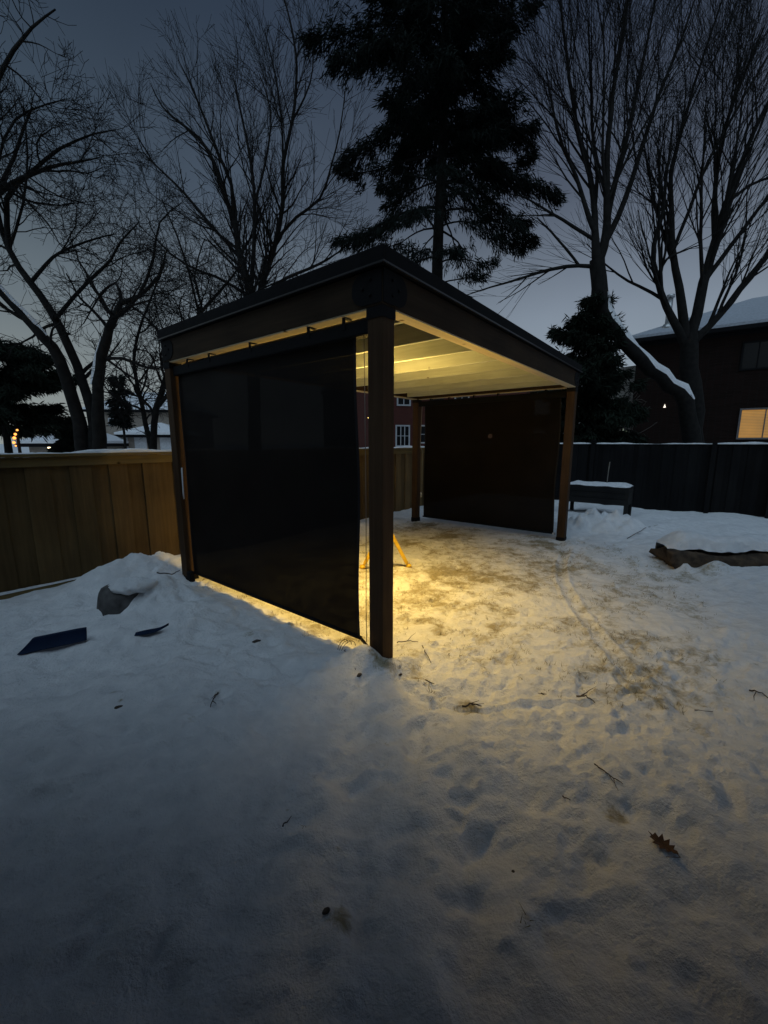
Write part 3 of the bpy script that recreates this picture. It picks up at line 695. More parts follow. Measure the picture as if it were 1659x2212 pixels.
# ------------------------------------------------------------------ rocks, log, sled and litter
def blob(name, c, size, m, seed, sub=4, facets=14, rough=.22, flat=True, parent=None, ang=0.0, cubify=.0):
    bm = bmesh.new(); bmesh.ops.create_icosphere(bm, subdivisions=sub, radius=1)
    r = np.random.RandomState(seed); co = np.array([v.co[:] for v in bm.verts]); k = np.abs(co).max(1, keepdims=True)
    if cubify: co = co*(1-cubify)+co/k*.78*cubify
    dirs = r.randn(14, 3)[:facets] if facets else np.zeros((1, 3))+1e-6; dirs /= np.linalg.norm(dirs, axis=1)[:, None]
    for dd in dirs:                                    # cut facets
        t_ = co@dd; lim = .55+.35*r.rand(); ex = np.clip(t_-lim, 0, None); co -= ex[:, None]*dd*.85
    nz_ = sum(a*np.sin(co@(r.randn(3)*f)+r.rand()*6) for a, f in [(.05,3),(.035,6),(.02,12),(.012,20)])
    co *= (1+rough*nz_*2)[:, None]
    co *= np.array(size)/2; cc, ss = math.cos(ang), math.sin(ang)
    co = np.stack([co[:,0]*cc-co[:,1]*ss, co[:,0]*ss+co[:,1]*cc, co[:,2]], -1)+np.array(c)
    for v_, c_ in zip(bm.verts, co): v_.co = c_
    me = bpy.data.meshes.new(name); bm.to_mesh(me); bm.free()
    for p in me.polygons: p.use_smooth = True
    if parent is not None: me.transform(parent_inv(parent))
    me.materials.append(m); ob = bpy.data.objects.new(name, me); link(ob, parent); return ob
rc = gnd(276, 1334)
rk = empty('rock', (rc[0], rc[1], 0), 'dark boulder under a cap of snow near the left fence', 'rock')
blob('stone', (rc[0], rc[1], .09), (.50,.44,.56), M['stone'], 4, ang=.5, parent=rk, cubify=.3)
blob('snow_cap', (rc[0]+.05, rc[1]+.06, .30), (.40,.34,.15), M['snow'], 9, rough=.5, facets=0, parent=rk, ang=.6)

# fallen log, snow-laden, at the right edge
lg = empty('log', gnd(1480, 1215), 'rough brown fallen log under a thick snow cap at the right edge', 'log')
p0 = Vector(gnd(1432, 1228)); p1 = Vector((p0.x+2.6, p0.y-.35, 0)); D = p1-p0
def lumpy_log(p0, p1, r0, seed, n=90, m=26, zc=.10):
    r = np.random.RandomState(seed); ph = r.rand(12)*6; D = np.array(p1)-np.array(p0); L = np.linalg.norm(D); t_ = D/L
    sd = np.cross(t_, [0,0,1]); up = np.array([0,0,1.]); vs = []
    for i in range(n+1):
        s = i/n*L
        for k in range(m):
            a = 2*math.pi*k/m
            rr0 = r0*(1+.14*math.sin(s*3+ph[0]+math.sin(a)*1.5)+.10*math.sin(a*3+ph[1]+s*2)+.07*math.sin(a*7+s*5+ph[2])+.05*math.sin(a*13+ph[3]+s*11)+.06*r.randn()*.5)
            e = 0.0
            if i == 0: e = .05*math.sin(a*3+ph[4])+.04*math.sin(a*7+ph[5])
            vs.append(np.array(p0)+t_*(s+e)+sd*rr0*math.cos(a)+up*(zc+rr0*.92*math.sin(a)))
    fs = [(i*m+k, i*m+(k+1) % m, (i+1)*m+(k+1) % m, (i+1)*m+k) for i in range(n) for k in range(m)]
    vs.append(np.array(p0)+t_*.05+up*zc); c = len(vs)-1; fs += [(c, (k+1) % m, k) for k in range(m)]
    b = MB(); b.add(vs, fs, True); return b
lumpy_log(p0, p1, .20, 5).build('bark', M['rotlog'], lg)
# snow on the log: drift that hangs over the front
n, m_ = 80, 14; vs = []; r = random.Random(8); dn = np.array((D.normalized())[:]); sdv = np.array([-dn[1], dn[0], 0.0])
for i in range(n+1):
    s = i/n*D.length-.02
    endf = min(1, max(0, (s+.03)/.22))**.5
    for j in range(m_+1):
        t_ = j/m_; a = math.pi*t_
        wd = .17+.05*math.sin(s*4)+.03*math.sin(s*11+1)
        x_ = -math.cos(a)*wd*(.6+.4*endf)*(.62 if t_ < .5 else 1.0)+.09*(t_)          # front to back
        zz = .275+(.15+.04*math.sin(s*2.6+.8)+.025*math.sin(s*8))*math.sin(a)**.6*endf
        if j <= 1: zz = .292+.011*math.sin(s*7)+.008*math.sin(s*19+2)+.005*math.sin(s*41)-.010*(1-j)
        if j >= m_-1: zz = .10
        p = np.array(p0)+dn*s+sdv*x_; vs.append((p[0], p[1], zz))
b = MB(); b.add(vs, [(i*(m_+1)+j, (i+1)*(m_+1)+j, (i+1)*(m_+1)+j+1, i*(m_+1)+j+1) for i in range(n) for j in range(m_)], True); b.build('snow_cap', M['snow'], lg)

# blue plastic sled lying tilted, half in the snow
c0 = Vector(on_ground(38, 1418)); c1 = Vector(on_ground(188, 1385)); D = c1-c0; sd = Vector((-D.y, D.x, 0)).normalized()
n, m_ = 34, 12; vs = []
for lay in (0, 1):
    for i in range(n+1):
        s = i/n; wd = .17*(min(1, s/.25)**.7)*(1-.30*max(0, (s-.8)/.2)**2)+.012
        curl = .09*max(0, (.22-s)/.22)**2
        for j in range(m_+1):
            t_ = j/m_*2-1; dish = .075*abs(t_)**3*min(1, s/.2)
            p = c0+D*s+sd*(t_*wd*.16+.01*min(1, s/.25)); tilt = (t_+1)*.5*.085*min(1, s/.22)
            vs.append(p+Vector((0, 0, -.006+tilt+dish*.3-.0+curl*.2+.006*lay)))
N = (n+1)*(m_+1); fs = []
for lay in (0, 1):
    for i in range(n):
        for j in range(m_):
            a = lay*N+i*(m_+1)+j; f = (a, a+m_+1, a+m_+2, a+1); fs.append(f if lay else f[::-1])
for i in range(n):
    for j in (0, m_): a = i*(m_+1)+j; fs.append((a, a+m_+1, a+m_+1+N, a+N))
for j in range(m_):
    for i in (0, n): a = i*(m_+1)+j; fs.append((a, a+1, a+1+N, a+N))
b = MB(); b.add(vs, fs, True); tag(b.build('sled', M['blue']), 'long blue plastic sled lying tilted in the snow at the left', 'sled')
# smaller blue piece half buried
c0 = Vector(on_ground(292, 1372)); c1 = Vector(on_ground(366, 1364)); b = MB()
vs = []
for lay in (0, 1):
    for i in range(13):
        s = i/12; p = c0.lerp(c1, s)
        for t_ in (-1, 0, 1):
            vs.append(p+Vector((0, .028*t_*math.sin(math.pi*min(1, s*1.0+.12)), .006+.035*max(0, (s-.55)/.45)**1.5+.008*(t_+1)+.004*lay)))
N = 39; fs = []
for lay in (0, 1):
    for i in range(12):
        for j in range(2): a = lay*N+i*3+j; fs.append((a, a+3, a+4, a+1))
for i in range(12):
    for j in (0, 2): a = i*3+j; fs.append((a, a+3, a+3+N, a+N))
b.add(vs, fs, True); tag(b.build('toy_shovel_blade', M['blue']), 'small curved blue plastic piece half buried right of the boulder', 'toy')

def twig(name, pts, r, label, forks=0, seed=0, mat='twig'):
    r = r*.72; rr2 = random.Random(seed); w_ = [Vector(on_ground(px, py, r*1.2+dz)) for (px, py, dz) in pts]; full = []
    for a, c in zip(w_[:-1], w_[1:]):
        for k in range(4): full.append(a.lerp(c, k/4)+Vector((rr2.uniform(-1,1), rr2.uniform(-1,1), rr2.uniform(-.2,.6)))*r*1.2)
    full.append(w_[-1]); b = MB(); N = len(full); b.tube(full, [r*(1-.6*i/N) for i in range(N)], 6)
    for _ in range(forks):
        i = rr2.randrange(1, N-1); d = (full[i]-full[i-1]).normalized(); s_ = Vector((-d.y, d.x, .3))*rr2.choice((-1, 1))
        L = rr2.uniform(.03, .09); b.tube([full[i], full[i]+(d+s_)*L*.5, full[i]+(d+s_*.8)*L], [r*.5, r*.4, r*.2], 5)
    return tag(b.build(name, M[mat]), label, 'twig', 'twigs and sticks on the snow')
twig('stick', [(913,1399,.01),(921,1420,.02),(931,1433,.0)], .006, 'short straight stick in the lit snow right of the near post', 0, 1)
twig('stick', [(856,1392,.01),(880,1389,.012),(903,1387,.0)], .006, 'dark stick lying flat just behind the near post', 1, 2)
twig('stick', [(1285,1652,.0),(1305,1668,.008),(1325,1682,.0),(1345,1695,.0)], .0045, 'dark crooked twig in the trodden snow above the brown leaf', 2, 3)
twig('stick', [(1618,1492,.0),(1640,1500,.01),(1659,1510,.0)], .007, 'twig at the right edge level with the shovelled arc', 1, 4)
twig('stick', [(470,1500,.0),(462,1515,.012),(455,1532,.0)], .007, 'short dark twig poking up left of the near post', 2, 5)
twig('stick', [(1215,1722,.0),(1232,1732,.006)], .004, 'tiny twig in the footprints below the crooked one', 0, 6)
twig('stick', [(920,1470,.0),(938,1480,.006)], .006, 'small twig on the rim of the trodden patch right of the post', 1, 7)
twig('stick', [(1000,1536,.0),(1016,1533,.01),(1040,1530,.0)], .008, 'black stick along the shovelled arc', 2, 8)
twig('stick', [(1245,1505,.0),(1264,1515,.012),(1285,1520,.0)], .007, 'stick at the right end of the shovelled arc', 2, 9)
twig('stick', [(1500,1535,.0),(1540,1540,.004)], .004, 'thin twig right of the shovelled arc', 1, 10)
twig('stick', [(1355,1164,.0),(1392,1150,.02),(1420,1140,.05)], .008, 'long thin twig leaning out of the snow near the planter', 1, 11)
twig('stick', [(340,1245,.02),(372,1232,.05),(388,1224,.05)], .011, 'dark branch lying across the snow pile beside the far left post', 0, 12)
twig('stick', [(1170,1500,.0),(1180,1504,.01)], .006, 'stub of twig above the arc in the trampled snow', 1, 13)
twig('stick', [(745,1407,.0),(768,1430,.0)], .006, 'broken twig in front of the shade near the post', 2, 14)
twig('stick', [(610,1785,.0),(622,1778,.008)], .0045, 'dark twig stub alone in the smooth snow on the left', 1, 15)
# dark debris lumps (frozen leaves, clods) in the snow
for k, (px, py, s_, lb) in enumerate([(553,1385,.05,'dark wet clod in the snow below the shade'), (775,1432,.035,'dark clod in the blue snow left of the near post'), (866,1445,.022,'small clod beside the foot of the near post'),
        (255,1528,.03,'dark lump poking through the far left snow'), (705,1968,.022,'small dark clod in the bottom centre snow'), (1108,1885,.014,'tiny dark crumb in the lower right snow')]):
    p = on_ground(px, py); o_ = blob('clod', (p[0], p[1], p[2]+s_*.1), (s_*1.6, s_, s_*.6), M['twig'], 40+k, sub=2, rough=.6, ang=.7)
    tag(o_, lb, 'clod', 'dark clods in the snow')
# brown oak leaf, curled
def leaf(px, py, size, ang, label):
    p = Vector(on_ground(px, py, .006)); out = [(0,-1),(.16,-.82),(.10,-.62),(.42,-.55),(.20,-.30),(.60,-.12),(.28,.08),(.58,.38),(.22,.42),(.30,.72),(.06,.74),(0,1.05)]
    out = out+[(-x*.9, y+.04) for (x, y) in out[-2:0:-1]]
    c_, s_ = math.cos(ang), math.sin(ang); vs = []
    for lay in (0, .0012):
        for (x, y) in out:
            X, Y = x*size*.62, y*size*.5; z = .16*size*abs(x)**1.3+.10*size*y*y
            vs.append((p.x+c_*X-s_*Y, p.y+s_*X+c_*Y, p.z+z+lay))
        vs.append((p.x, p.y, p.z+lay))
    n = len(out); fs = [(n, i, (i+1) % n) for i in range(n)]+[(2*n+1, n+1+(i+1) % n, n+1+i) for i in range(n)]+[(i, (i+1) % n, n+1+(i+1) % n, n+1+i) for i in range(n)]
    e = empty('leaf', p, label, 'leaf'); e.location = p
    b = MB(); b.add(vs, fs); b.build('blade', M['leaf'], e)
    a = Vector((p.x+s_*size*.45, p.y-c_*size*.45, p.z+.008)); b = MB()
    b.tube([a, a+Vector((s_*.02-.01, -c_*.02, .004)), a+Vector((-.05, -.012, .0))], [.0018,.0014,.001], 5); b.build('stem', M['leaf'], e); return e
leaf(1431, 1832, .105, .55, 'curled brown oak leaf lying on the snow at the lower right')

# grass tufts poking through the thin snow
rgs = np.random.RandomState(12); TV_, TF_ = [], []
cnt = 0
tries = 0
while cnt < 2600 and tries < 60000:
    tries += 1
    if rgs.rand() < .82: u, v = rgs.uniform(-1.6, LU), rgs.uniform(-.2, LV)
    else: u, v = rgs.uniform(-3.2, -.2), rgs.uniform(-2.6, 4.5)
    x, y = P(u, v)[:2]
    i = np.clip(np.searchsorted(gx, x), 1, len(gx)-1); j = np.clip(np.searchsorted(gy, y), 1, len(gy)-1)
    pb = float(bare[i, j]); 
    if rgs.rand() > np.clip((pb-.05)*4, .004, .9): continue
    z = GH[i, j]; nb = rgs.randint(3, 8)
    for _ in range(nb):
        a = rgs.rand()*6.28; L = rgs.uniform(.015, .045); t_ = rgs.uniform(.5, 1.3); ox, oy = rgs.randn(2)*.012
        tip = np.array([x+ox+math.cos(a)*L*t_, y+oy+math.sin(a)*L*t_, z+L*(1.1-.6*t_)+.002]); ww = .0018; pa_ = np.array([-math.sin(a)*ww, math.cos(a)*ww, 0])
        base = np.array([x+ox, y+oy, z-.004]); k = len(TV_); TV_ += [base-pa_, base+pa_, tip]; TF_.append((k, k+1, k+2))
    cnt += 1
g_ = mesh_np('grass', np.array(TV_), [np.array(TF_)], M['grass'], smooth=False)
tag(g_, 'short dead grass blades poking through thin snow under the pergola', 'grass', kind='stuff')

# ------------------------------------------------------------------ bare trees
class Bare:
    def __init__(s, seed, k=1.0): s.r = np.random.RandomState(seed); s.k = k; s.lines = []      # (pts, radii, level)
    def stem(s, pix, lvl=0, jitter=.0):
        """pix: (px, py, Y, radius_px) surveyed points; smoothed into a limb"""
        pts = np.array([at(p[0], p[1], p[2]) for p in pix]); rad = np.array([pxm(p[3], p[2])*s.k for p in pix])/2
        # catmull-rom refine
        out, ro = [], []
        n = len(pts)
        for i in range(n-1):
            p0, p1, p2, p3 = pts[max(i-1, 0)], pts[i], pts[i+1], pts[min(i+2, n-1)]
            k = max(2, int(np.linalg.norm(p2-p1)/.35))
            for j in range(k):
                t = j/k; q = .5*((2*p1)+(-p0+p2)*t+(2*p0-5*p1+4*p2-p3)*t*t+(-p0+3*p1-3*p2+p3)*t**3)
                out.append(q+s.r.randn(3)*rad[i]*.12); ro.append(rad[i]*(1-t)+rad[i+1]*t)
        out.append(pts[-1]); ro.append(rad[-1]); out = np.array(out); ro = np.array(ro)
        s.lines.append((out, ro, lvl)); return out, ro
    def grow(s, p, d, L, r, lvl, pr):
        n = max(3, min(9, int(L/pr['step'])+2)); pts = [p]; rad = [r]; d = d/np.linalg.norm(d)
        for i in range(n):
            d = d+s.r.randn(3)*pr['wob']+np.array(pr['trop'])*(L/n)*pr.get('tk', 1); d /= np.linalg.norm(d)
            pts.append(pts[-1]+d*L/n); rad.append(max(pr['rmin'], r*(1-.75*(i+1)/n)))
        pts, rad = np.array(pts), np.array(rad); s.lines.append((pts, rad, lvl))
        if lvl < pr['max']: s.kids(pts, rad, L, lvl, pr, t0=.18)
    def kids(s, pts, rad, L, lvl, pr, t0=.2, dens=None, klen=None):
        k = (dens if dens is not None else pr['dens'][min(lvl, len(pr['dens'])-1)])*L
        k = int(k)+(s.r.rand() < k-int(k))
        if klen is None: klen = L
        for _ in range(k):
            t = t0+(1-t0)*s.r.rand(); f = t*(len(pts)-1); i = min(int(f), len(pts)-2); q = pts[i]+(pts[i+1]-pts[i])*(f-i)
            d = pts[i+1]-pts[i]; d = d/np.linalg.norm(d); e = s.r.randn(3); e -= d*(e@d); e /= np.linalg.norm(e)
            ang = pr['ang']*(1+.35*s.r.randn()); c = d*math.cos(ang)+e*math.sin(ang)
            rr_ = rad[i]*pr['rk']*(.7+.5*s.r.rand()); LL = min(klen*pr['lk']*(1.25-.75*t)*(.6+.8*s.r.rand()), pr.get('lmax', 9))
            if LL < pr['lmin']: continue
            s.grow(q, c, LL, max(pr['rmin'], min(rr_, LL*.03)), lvl+1, pr)
    def build(s, parent, mat, thick=.035):
        for nm, sel in (('trunk', lambda L: L[1][0] >= thick), ('branches', lambda L: L[1][0] < thick)):
            ls = [L for L in s.lines if sel(L)]
            if not ls: continue
            groups = {}
            for p, r, l in ls: groups.setdefault((len(p), 10 if r[0] > .06 else 5 if r[0] > .015 else 3), []).append((p, r))
            Vs, Fs = [], []; base = 0
            for (n, k), g in groups.items():
                Pn = np.array([a for a, _ in g]); R = np.array([b_ for _, b_ in g]); T = np.gradient(Pn, axis=1); T /= np.linalg.norm(T, axis=2, keepdims=True)+1e-9
                ref = np.array([.31, .73, .11]); A = np.cross(T, ref); A /= np.linalg.norm(A, axis=2, keepdims=True)+1e-9; B = np.cross(T, A)
                w_ = 2*math.pi*np.arange(k)/k
                ring = Pn[:, :, None]+R[:, :, None, None]*(A[:, :, None]*np.cos(w_)[:, None]+B[:, :, None]*np.sin(w_)[:, None])
                m = len(g); V_ = ring.reshape(-1, 3); I = np.arange(m*n*k).reshape(m, n, k); J = np.roll(I, -1, axis=2)
                F_ = np.stack([I[:, :-1], J[:, :-1], J[:, 1:], I[:, 1:]], -1).reshape(-1, 4)+base
                Vs.append(V_); Fs.append(F_); base += len(V_)
            mesh_np(nm, np.concatenate(Vs), [np.concatenate(Fs)], mat, parent)

def snow_on(pts, rad, parent, wk=.75, hk=.5, off=(0,0,0), rot=0.0):
    """band of snow lying on the upper side of a leaning limb"""
    vs = []; n = len(pts); m = 7
    for i in range(n):
        T = np.array(pts[min(i+1, n-1)])-np.array(pts[max(i-1, 0)]); T /= np.linalg.norm(T); sd = np.cross(T, [0,0,1]); sd /= np.linalg.norm(sd)+1e-9
        up = np.cross(sd, T); e = math.sin(math.pi*(i+.15)/(n-.7))**.4
        for k in range(m):
            a = math.pi*k/(m-1); r = rad[i]
            rr_ = r*(.99+hk*math.sin(a)**2*e*(.8+.3*math.sin(i*1.7)))
            al_ = math.pi/2+rot+(a-math.pi/2)*.72*(.25+.75*e)*(.9+.15*math.sin(i*2.3)); vs.append(np.array(pts[i])+np.array(off)+sd*math.cos(al_)*rr_*wk*1.02+up*math.sin(al_)*rr_*1.02)
    b = MB(); b.add(vs, [(i*m+k, i*m+k+1, (i+1)*m+k+1, (i+1)*m+k) for i in range(n-1) for k in range(m-1)], True)
    b.build('snow', M['snow'], parent)

# --- left tree: three thick stems behind the left fence
LT = empty('bare_tree', at(200, 1010, 8.0)[:2]+(0,), 'large bare tree with three thick dark stems behind the left fence', 'tree', 'bare winter trees')
T = Bare(11, .66)
cur = dict(wob=.20, trop=(0,0,.10), ang=.85, rk=.48, lk=.60, lmin=.12, rmin=.0036, step=.22, max=4, dens=[2.6,5.6,7.0,7.5], lmax=2.6)
a1 = T.stem([(196,1090,8.0,54),(180,960,8.0,42),(159,868,8.0,36),(127,775,7.9,33),(96,730,7.8,30),(48,677,7.7,27),(0,627,7.6,24),(-60,560,7.5,20),(-120,470,7.3,15)])
a2 = T.stem([(204,1090,8.05,46),(205,960,8.05,40),(196,881,8.1,30),(178,828,8.1,27),(148,744,8.2,25),(106,664,8.3,22),(66,611,8.4,19),(20,540,8.5,16),(-8,440,8.5,13),(30,340,8.6,9),(70,230,8.6,5)])
a3 = T.stem([(222,1090,7.9,50),(214,946,7.9,40),(212,867,7.9,33),(213,801,7.9,30),(229,735,7.9,28),(246,690,7.9,22),(262,655,7.9,16),(300,640,8.0,12),(340,600,8.1,8),(360,540,8.2,4)])
b1 = T.stem([(230,775,7.9,11),(267,775,7.8,10),(300,787,7.7,8),(338,798,7.6,6),(372,780,7.6,3)], 1)
b2 = T.stem([(232,777,7.9,9),(267,803,7.9,7),(310,830,7.8,5),(355,862,7.8,3)], 1)
b3 = T.stem([(120,690,8.2,13),(160,640,8.1,11),(210,590,8.1,10),(240,560,8.0,8),(262,520,8.0,6),(300,480,8.0,3)], 1)
b4 = T.stem([(66,611,8.4,12),(100,570,8.4,10),(130,545,8.4,8),(190,520,8.4,6),(250,505,8.3,3)], 1)
b5 = T.stem([(20,540,8.5,16),(15,430,8.4,14),(70,370,8.3,11),(130,320,8.3,8),(200,290,8.3,5),(250,280,8.2,3)], 1)
b6 = T.stem([(-20,430,8.2,18),(30,395,8.1,14),(110,360,8.0,10),(170,350,8.0,6),(215,340,8.0,3)], 1)
b7 = T.stem([(-60,560,7.5,16),(-40,300,7.4,14),(-10,190,7.4,12),(30,110,7.4,10),(70,60,7.4,7),(120,20,7.4,4)], 1)
b8 = T.stem([(262,655,7.9,12),(250,610,7.9,9),(215,640,7.8,6),(180,700,7.8,3)], 1)
b9 = T.stem([(246,690,7.9,12),(300,640,7.9,10),(330,560,8.0,8),(345,480,8.0,5),(390,440,8.0,3)], 1)
b10 = T.stem([(20,540,8.5,9),(50,440,8.5,7),(60,330,8.5,5),(50,230,8.5,3)], 1)
b11 = T.stem([(-30,500,8.0,9),(10,300,8.0,7),(60,240,8.0,5),(140,215,8.0,3)], 1)
for (pts, rad), dn_ in zip((a1, a2, a3, b1, b2, b3, b4, b5, b6, b7, b8, b9, b10, b11), (.8, 1.7, 1.8, 4, 4, 4.4, 4.6, 4.6, 4.6, 3.4, 4.6, 4.6, 4.8, 4.8)):
    T.kids(pts, rad, np.linalg.norm(np.diff(pts, axis=0), axis=1).sum(), 1, cur, t0=.30 if dn_ < 2 else .12, dens=dn_, klen=1.9)
T.build(LT, M['bark'])
for (pts, rad, i0, i1) in ((a1[0], a1[1], 9, 15), (a3[0], a3[1], 6, 10)):
    snow_on(pts[i0:i1]+np.array([0,-.03,0]), rad[i0:i1], LT, .6, .35)

# --- smaller tangled tree between the left tree and the pergola roof
ST = empty('bare_tree', at(330, 1010, 11)[:2]+(0,), 'low tangled bare tree with crooked twigs just left of the pergola roof', 'tree', 'bare winter trees')
T = Bare(23, .68); c2 = dict(cur); c2.update(wob=.26, lmax=2.4, dens=[2.6,5.2,6.6,7.0])
ss = [T.stem([(335,1080,11,26),(330,980,11,22),(340,880,11,18),(380,760,11,14),(430,680,11,10),(500,600,11,6),(540,540,11,3)]),
      T.stem([(335,1000,11,18),(300,850,11.3,12),(290,760,11.3,9),(320,660,11.4,6),(360,560,11.4,3)]),
      T.stem([(340,880,11,14),(400,800,10.8,11),(440,700,10.6,8),(420,600,10.6,5),(440,520,10.6,3)]),
      T.stem([(380,760,11,10),(460,720,11.5,8),(540,640,11.6,6),(620,600,11.6,4),(690,570,11.6,2.5)]),
      T.stem([(380,760,11,9),(330,700,10.8,7),(280,660,10.8,5),(220,640,10.8,3)]),
      T.stem([(430,680,11,8),(400,560,11.2,6),(370,480,11.2,4),(350,430,11.2,2.5)])]
for pts, rad in ss: T.kids(pts, rad, np.linalg.norm(np.diff(pts, axis=0), axis=1).sum(), 1, c2, t0=.2, dens=4.6, klen=2.2)
T.build(ST, M['bark'])

# --- many-stemmed tree behind the pergola, upright crown
MT = empty('bare_tree', at(550, 1060, 14)[:2]+(0,), 'tall bare tree with many upright stems rising behind the left roof edge', 'tree', 'bare winter trees')
T = Bare(37, .72); up = dict(wob=.105, trop=(0,0,.16), ang=.50, rk=.46, lk=.60, lmin=.2, rmin=.0042, step=.30, max=4, dens=[1.3,2.7,3.6,4.2], lmax=3.0)
ss = [T.stem([(548,1000,14,30),(545,760,14,26),(541,640,14,22),(520,560,14,17),(505,480,14,14),(485,420,14,12),(462,350,14,10),(430,300,14,8),(395,270,14,6),(350,230,14,4),(325,180,14,2)]),
      T.stem([(505,480,14,11),(500,400,13.8,9),(470,330,13.7,8),(440,250,13.6,6),(410,180,13.6,4),(385,130,13.6,2)]),
      T.stem([(555,1000,14.2,26),(556,700,14.2,20),(562,640,14.2,16),(596,520,14.3,13),(610,440,14.3,11),(612,350,14.4,9),(632,260,14.4,8),(641,150,14.4,6),(630,60,14.4,5),(612,-10,14.4,3),(600,-60,14.4,2)]),
      T.stem([(612,350,14.4,7),(606,240,14.6,5),(590,140,14.6,4),(570,60,14.6,2)]),
      T.stem([(541,640,14,13),(548,540,13.6,11),(550,440,13.4,9),(540,340,13.4,7),(520,240,13.4,5),(505,170,13.4,3)]),
      T.stem([(596,520,14.3,10),(640,470,14.1,8),(690,430,14,7),(715,360,14,5),(735,280,14,4),(745,200,14,2)]),
      T.stem([(562,640,14.2,10),(620,600,14,9),(690,570,13.8,7),(730,545,13.8,4),(760,520,13.8,2)]),
      T.stem([(520,560,14,10),(450,480,14.2,8),(400,420,14.2,7),(350,370,14.2,5),(310,330,14.2,3),(300,300,14.2,2)]),
      T.stem([(541,640,14,9),(470,600,13.6,8),(400,570,13.4,6),(340,520,13.4,4),(320,470,13.4,2)]),
      T.stem([(550,440,13.4,7),(575,340,13.3,6),(585,240,13.3,4),(560,160,13.3,2.5)]),
      T.stem([(632,260,14.4,6),(670,180,14.3,4),(680,90,14.3,3),(700,20,14.3,2)])]
for pts, rad in ss: T.kids(pts, rad, np.linalg.norm(np.diff(pts, axis=0), axis=1).sum(), 1, up, t0=.22, dens=3.3, klen=3.2)
T.build(MT, M['bark'])

# --- right tree: multi-stem with one stem leaning left, snow along it
RT = empty('bare_tree', at(1492, 1010, 12)[:2]+(0,), 'large bare tree on the right with a snow-lined leaning trunk and fan of upright branches', 'tree', 'bare winter trees')
T = Bare(53, .80); fan = dict(wob=.060, trop=(0,0,.10), ang=.36, rk=.46, lk=.70, lmin=.3, rmin=.0040, step=.5, max=4, dens=[1.0,1.9,2.7,3.2], lmax=4.6)
lean = T.stem([(1498,960,12,44),(1482,868,12,38),(1450,830,12,36),(1405,798,12,35),(1365,755,12,33),(1325,712,12,36),(1303,672,12,38),(1292,600,12,36),(1290,560,12,34)])
main = T.stem([(1500,1090,12.1,46),(1500,930,12.1,43),(1496,830,12.1,42),(1490,770,12.1,40),(1487,735,12.1,36)])
fs_ = [T.stem([(1290,575,12,24),(1286,520,12,18),(1284,460,12.1,14),(1275,380,12.2,12),(1250,300,12.3,10),(1235,200,12.4,8),(1222,100,12.5,6),(1210,0,12.6,4)]),
       T.stem([(1295,560,12,22),(1310,505,12,20),(1310,440,11.9,15),(1312,330,11.8,12),(1325,200,11.7,9),(1345,80,11.6,7),(1360,-30,11.5,4)]),
       T.stem([(1308,520,12,16),(1335,470,12,13),(1365,390,12.1,11),(1395,290,12.2,9),(1430,190,12.3,7),(1470,90,12.4,5),(1500,0,12.4,3)]),
       T.stem([(1310,505,12,16),(1318,440,12,12),(1345,340,11.8,10),(1375,200,11.7,8),(1400,80,11.6,5),(1420,-20,11.6,3)]),
       T.stem([(1284,500,12,13),(1262,440,12.1,10),(1245,380,12.1,8),(1215,320,12.2,6),(1195,240,12.2,5),(1180,150,12.2,3)]),
       T.stem([(1284,460,12.1,10),(1290,380,12.3,9),(1280,280,12.4,7),(1275,160,12.5,5),(1270,40,12.6,3)]),
       T.stem([(1292,578,12,11),(1250,573,12,9),(1190,582,12,8),(1130,600,12,6),(1060,620,12,4),(1000,640,12,2)]),
       T.stem([(1250,573,12,7),(1225,540,12,6),(1190,500,12,5),(1160,470,12,3)]),
       T.stem([(1286,520,12,9),(1240,490,12.1,8),(1190,460,12.2,6),(1140,430,12.2,4),(1110,420,12.2,2)]),
       T.stem([(1490,760,12.1,22),(1470,720,12.1,20),(1440,660,12.1,16),(1418,600,12.1,13),(1412,530,12.1,11),(1430,470,12,8),(1440,380,12,6),(1455,250,12,4)]),
       T.stem([(1490,750,12.1,26),(1478,690,12.1,22),(1465,620,12.1,18),(1455,540,12.1,14),(1450,450,12.2,11),(1450,370,12.3,9),(1480,250,12.3,7),(1520,120,12.4,5),(1560,0,12.4,3)]),
       T.stem([(1492,740,12.1,30),(1503,680,12.1,24),(1520,610,12,22),(1545,520,12,18),(1570,440,12,14),(1595,370,11.9,11),(1630,280,11.8,9),(1680,180,11.7,7)]),
       T.stem([(1492,745,12.1,22),(1530,705,12,17),(1580,650,11.9,14),(1620,600,11.8,12),(1670,540,11.7,9),(1740,470,11.6,6)]),
       T.stem([(1545,520,12,13),(1545,420,12.2,10),(1560,300,12.3,8),(1600,180,12.4,6),(1650,60,12.4,4)]),
       T.stem([(1455,540,12.1,9),(1490,450,12,8),(1530,350,12,7),(1590,240,12,6),(1659,120,12,4)]),
       T.stem([(1520,610,12,12),(1580,530,12,10),(1640,450,12,8),(1700,390,12,6),(1780,330,12,4)]),
       T.stem([(1570,440,12,9),(1620,400,12.2,7),(1680,380,12.2,5),(1740,370,12.2,3)]),
       T.stem([(1418,600,12.1,7),(1440,560,12,6),(1480,540,12,4),(1510,530,12,2)])]
for q_, (pts, rad) in enumerate(fs_): T.kids(pts, rad, np.linalg.norm(np.diff(pts, axis=0), axis=1).sum(), 1, fan, t0=.18, dens=2.1, klen=4.2 if q_ not in (6,7,8) else 1.8)
T.build(RT, M['bark_b'])
snow_on(lean[0][3:10], lean[1][3:10], RT, 1.0, .22, rot=.52); snow_on(lean[0][9:15], lean[1][9:15], RT, 1.0, .16, rot=.45)
pts, rad = main[0], main[1]

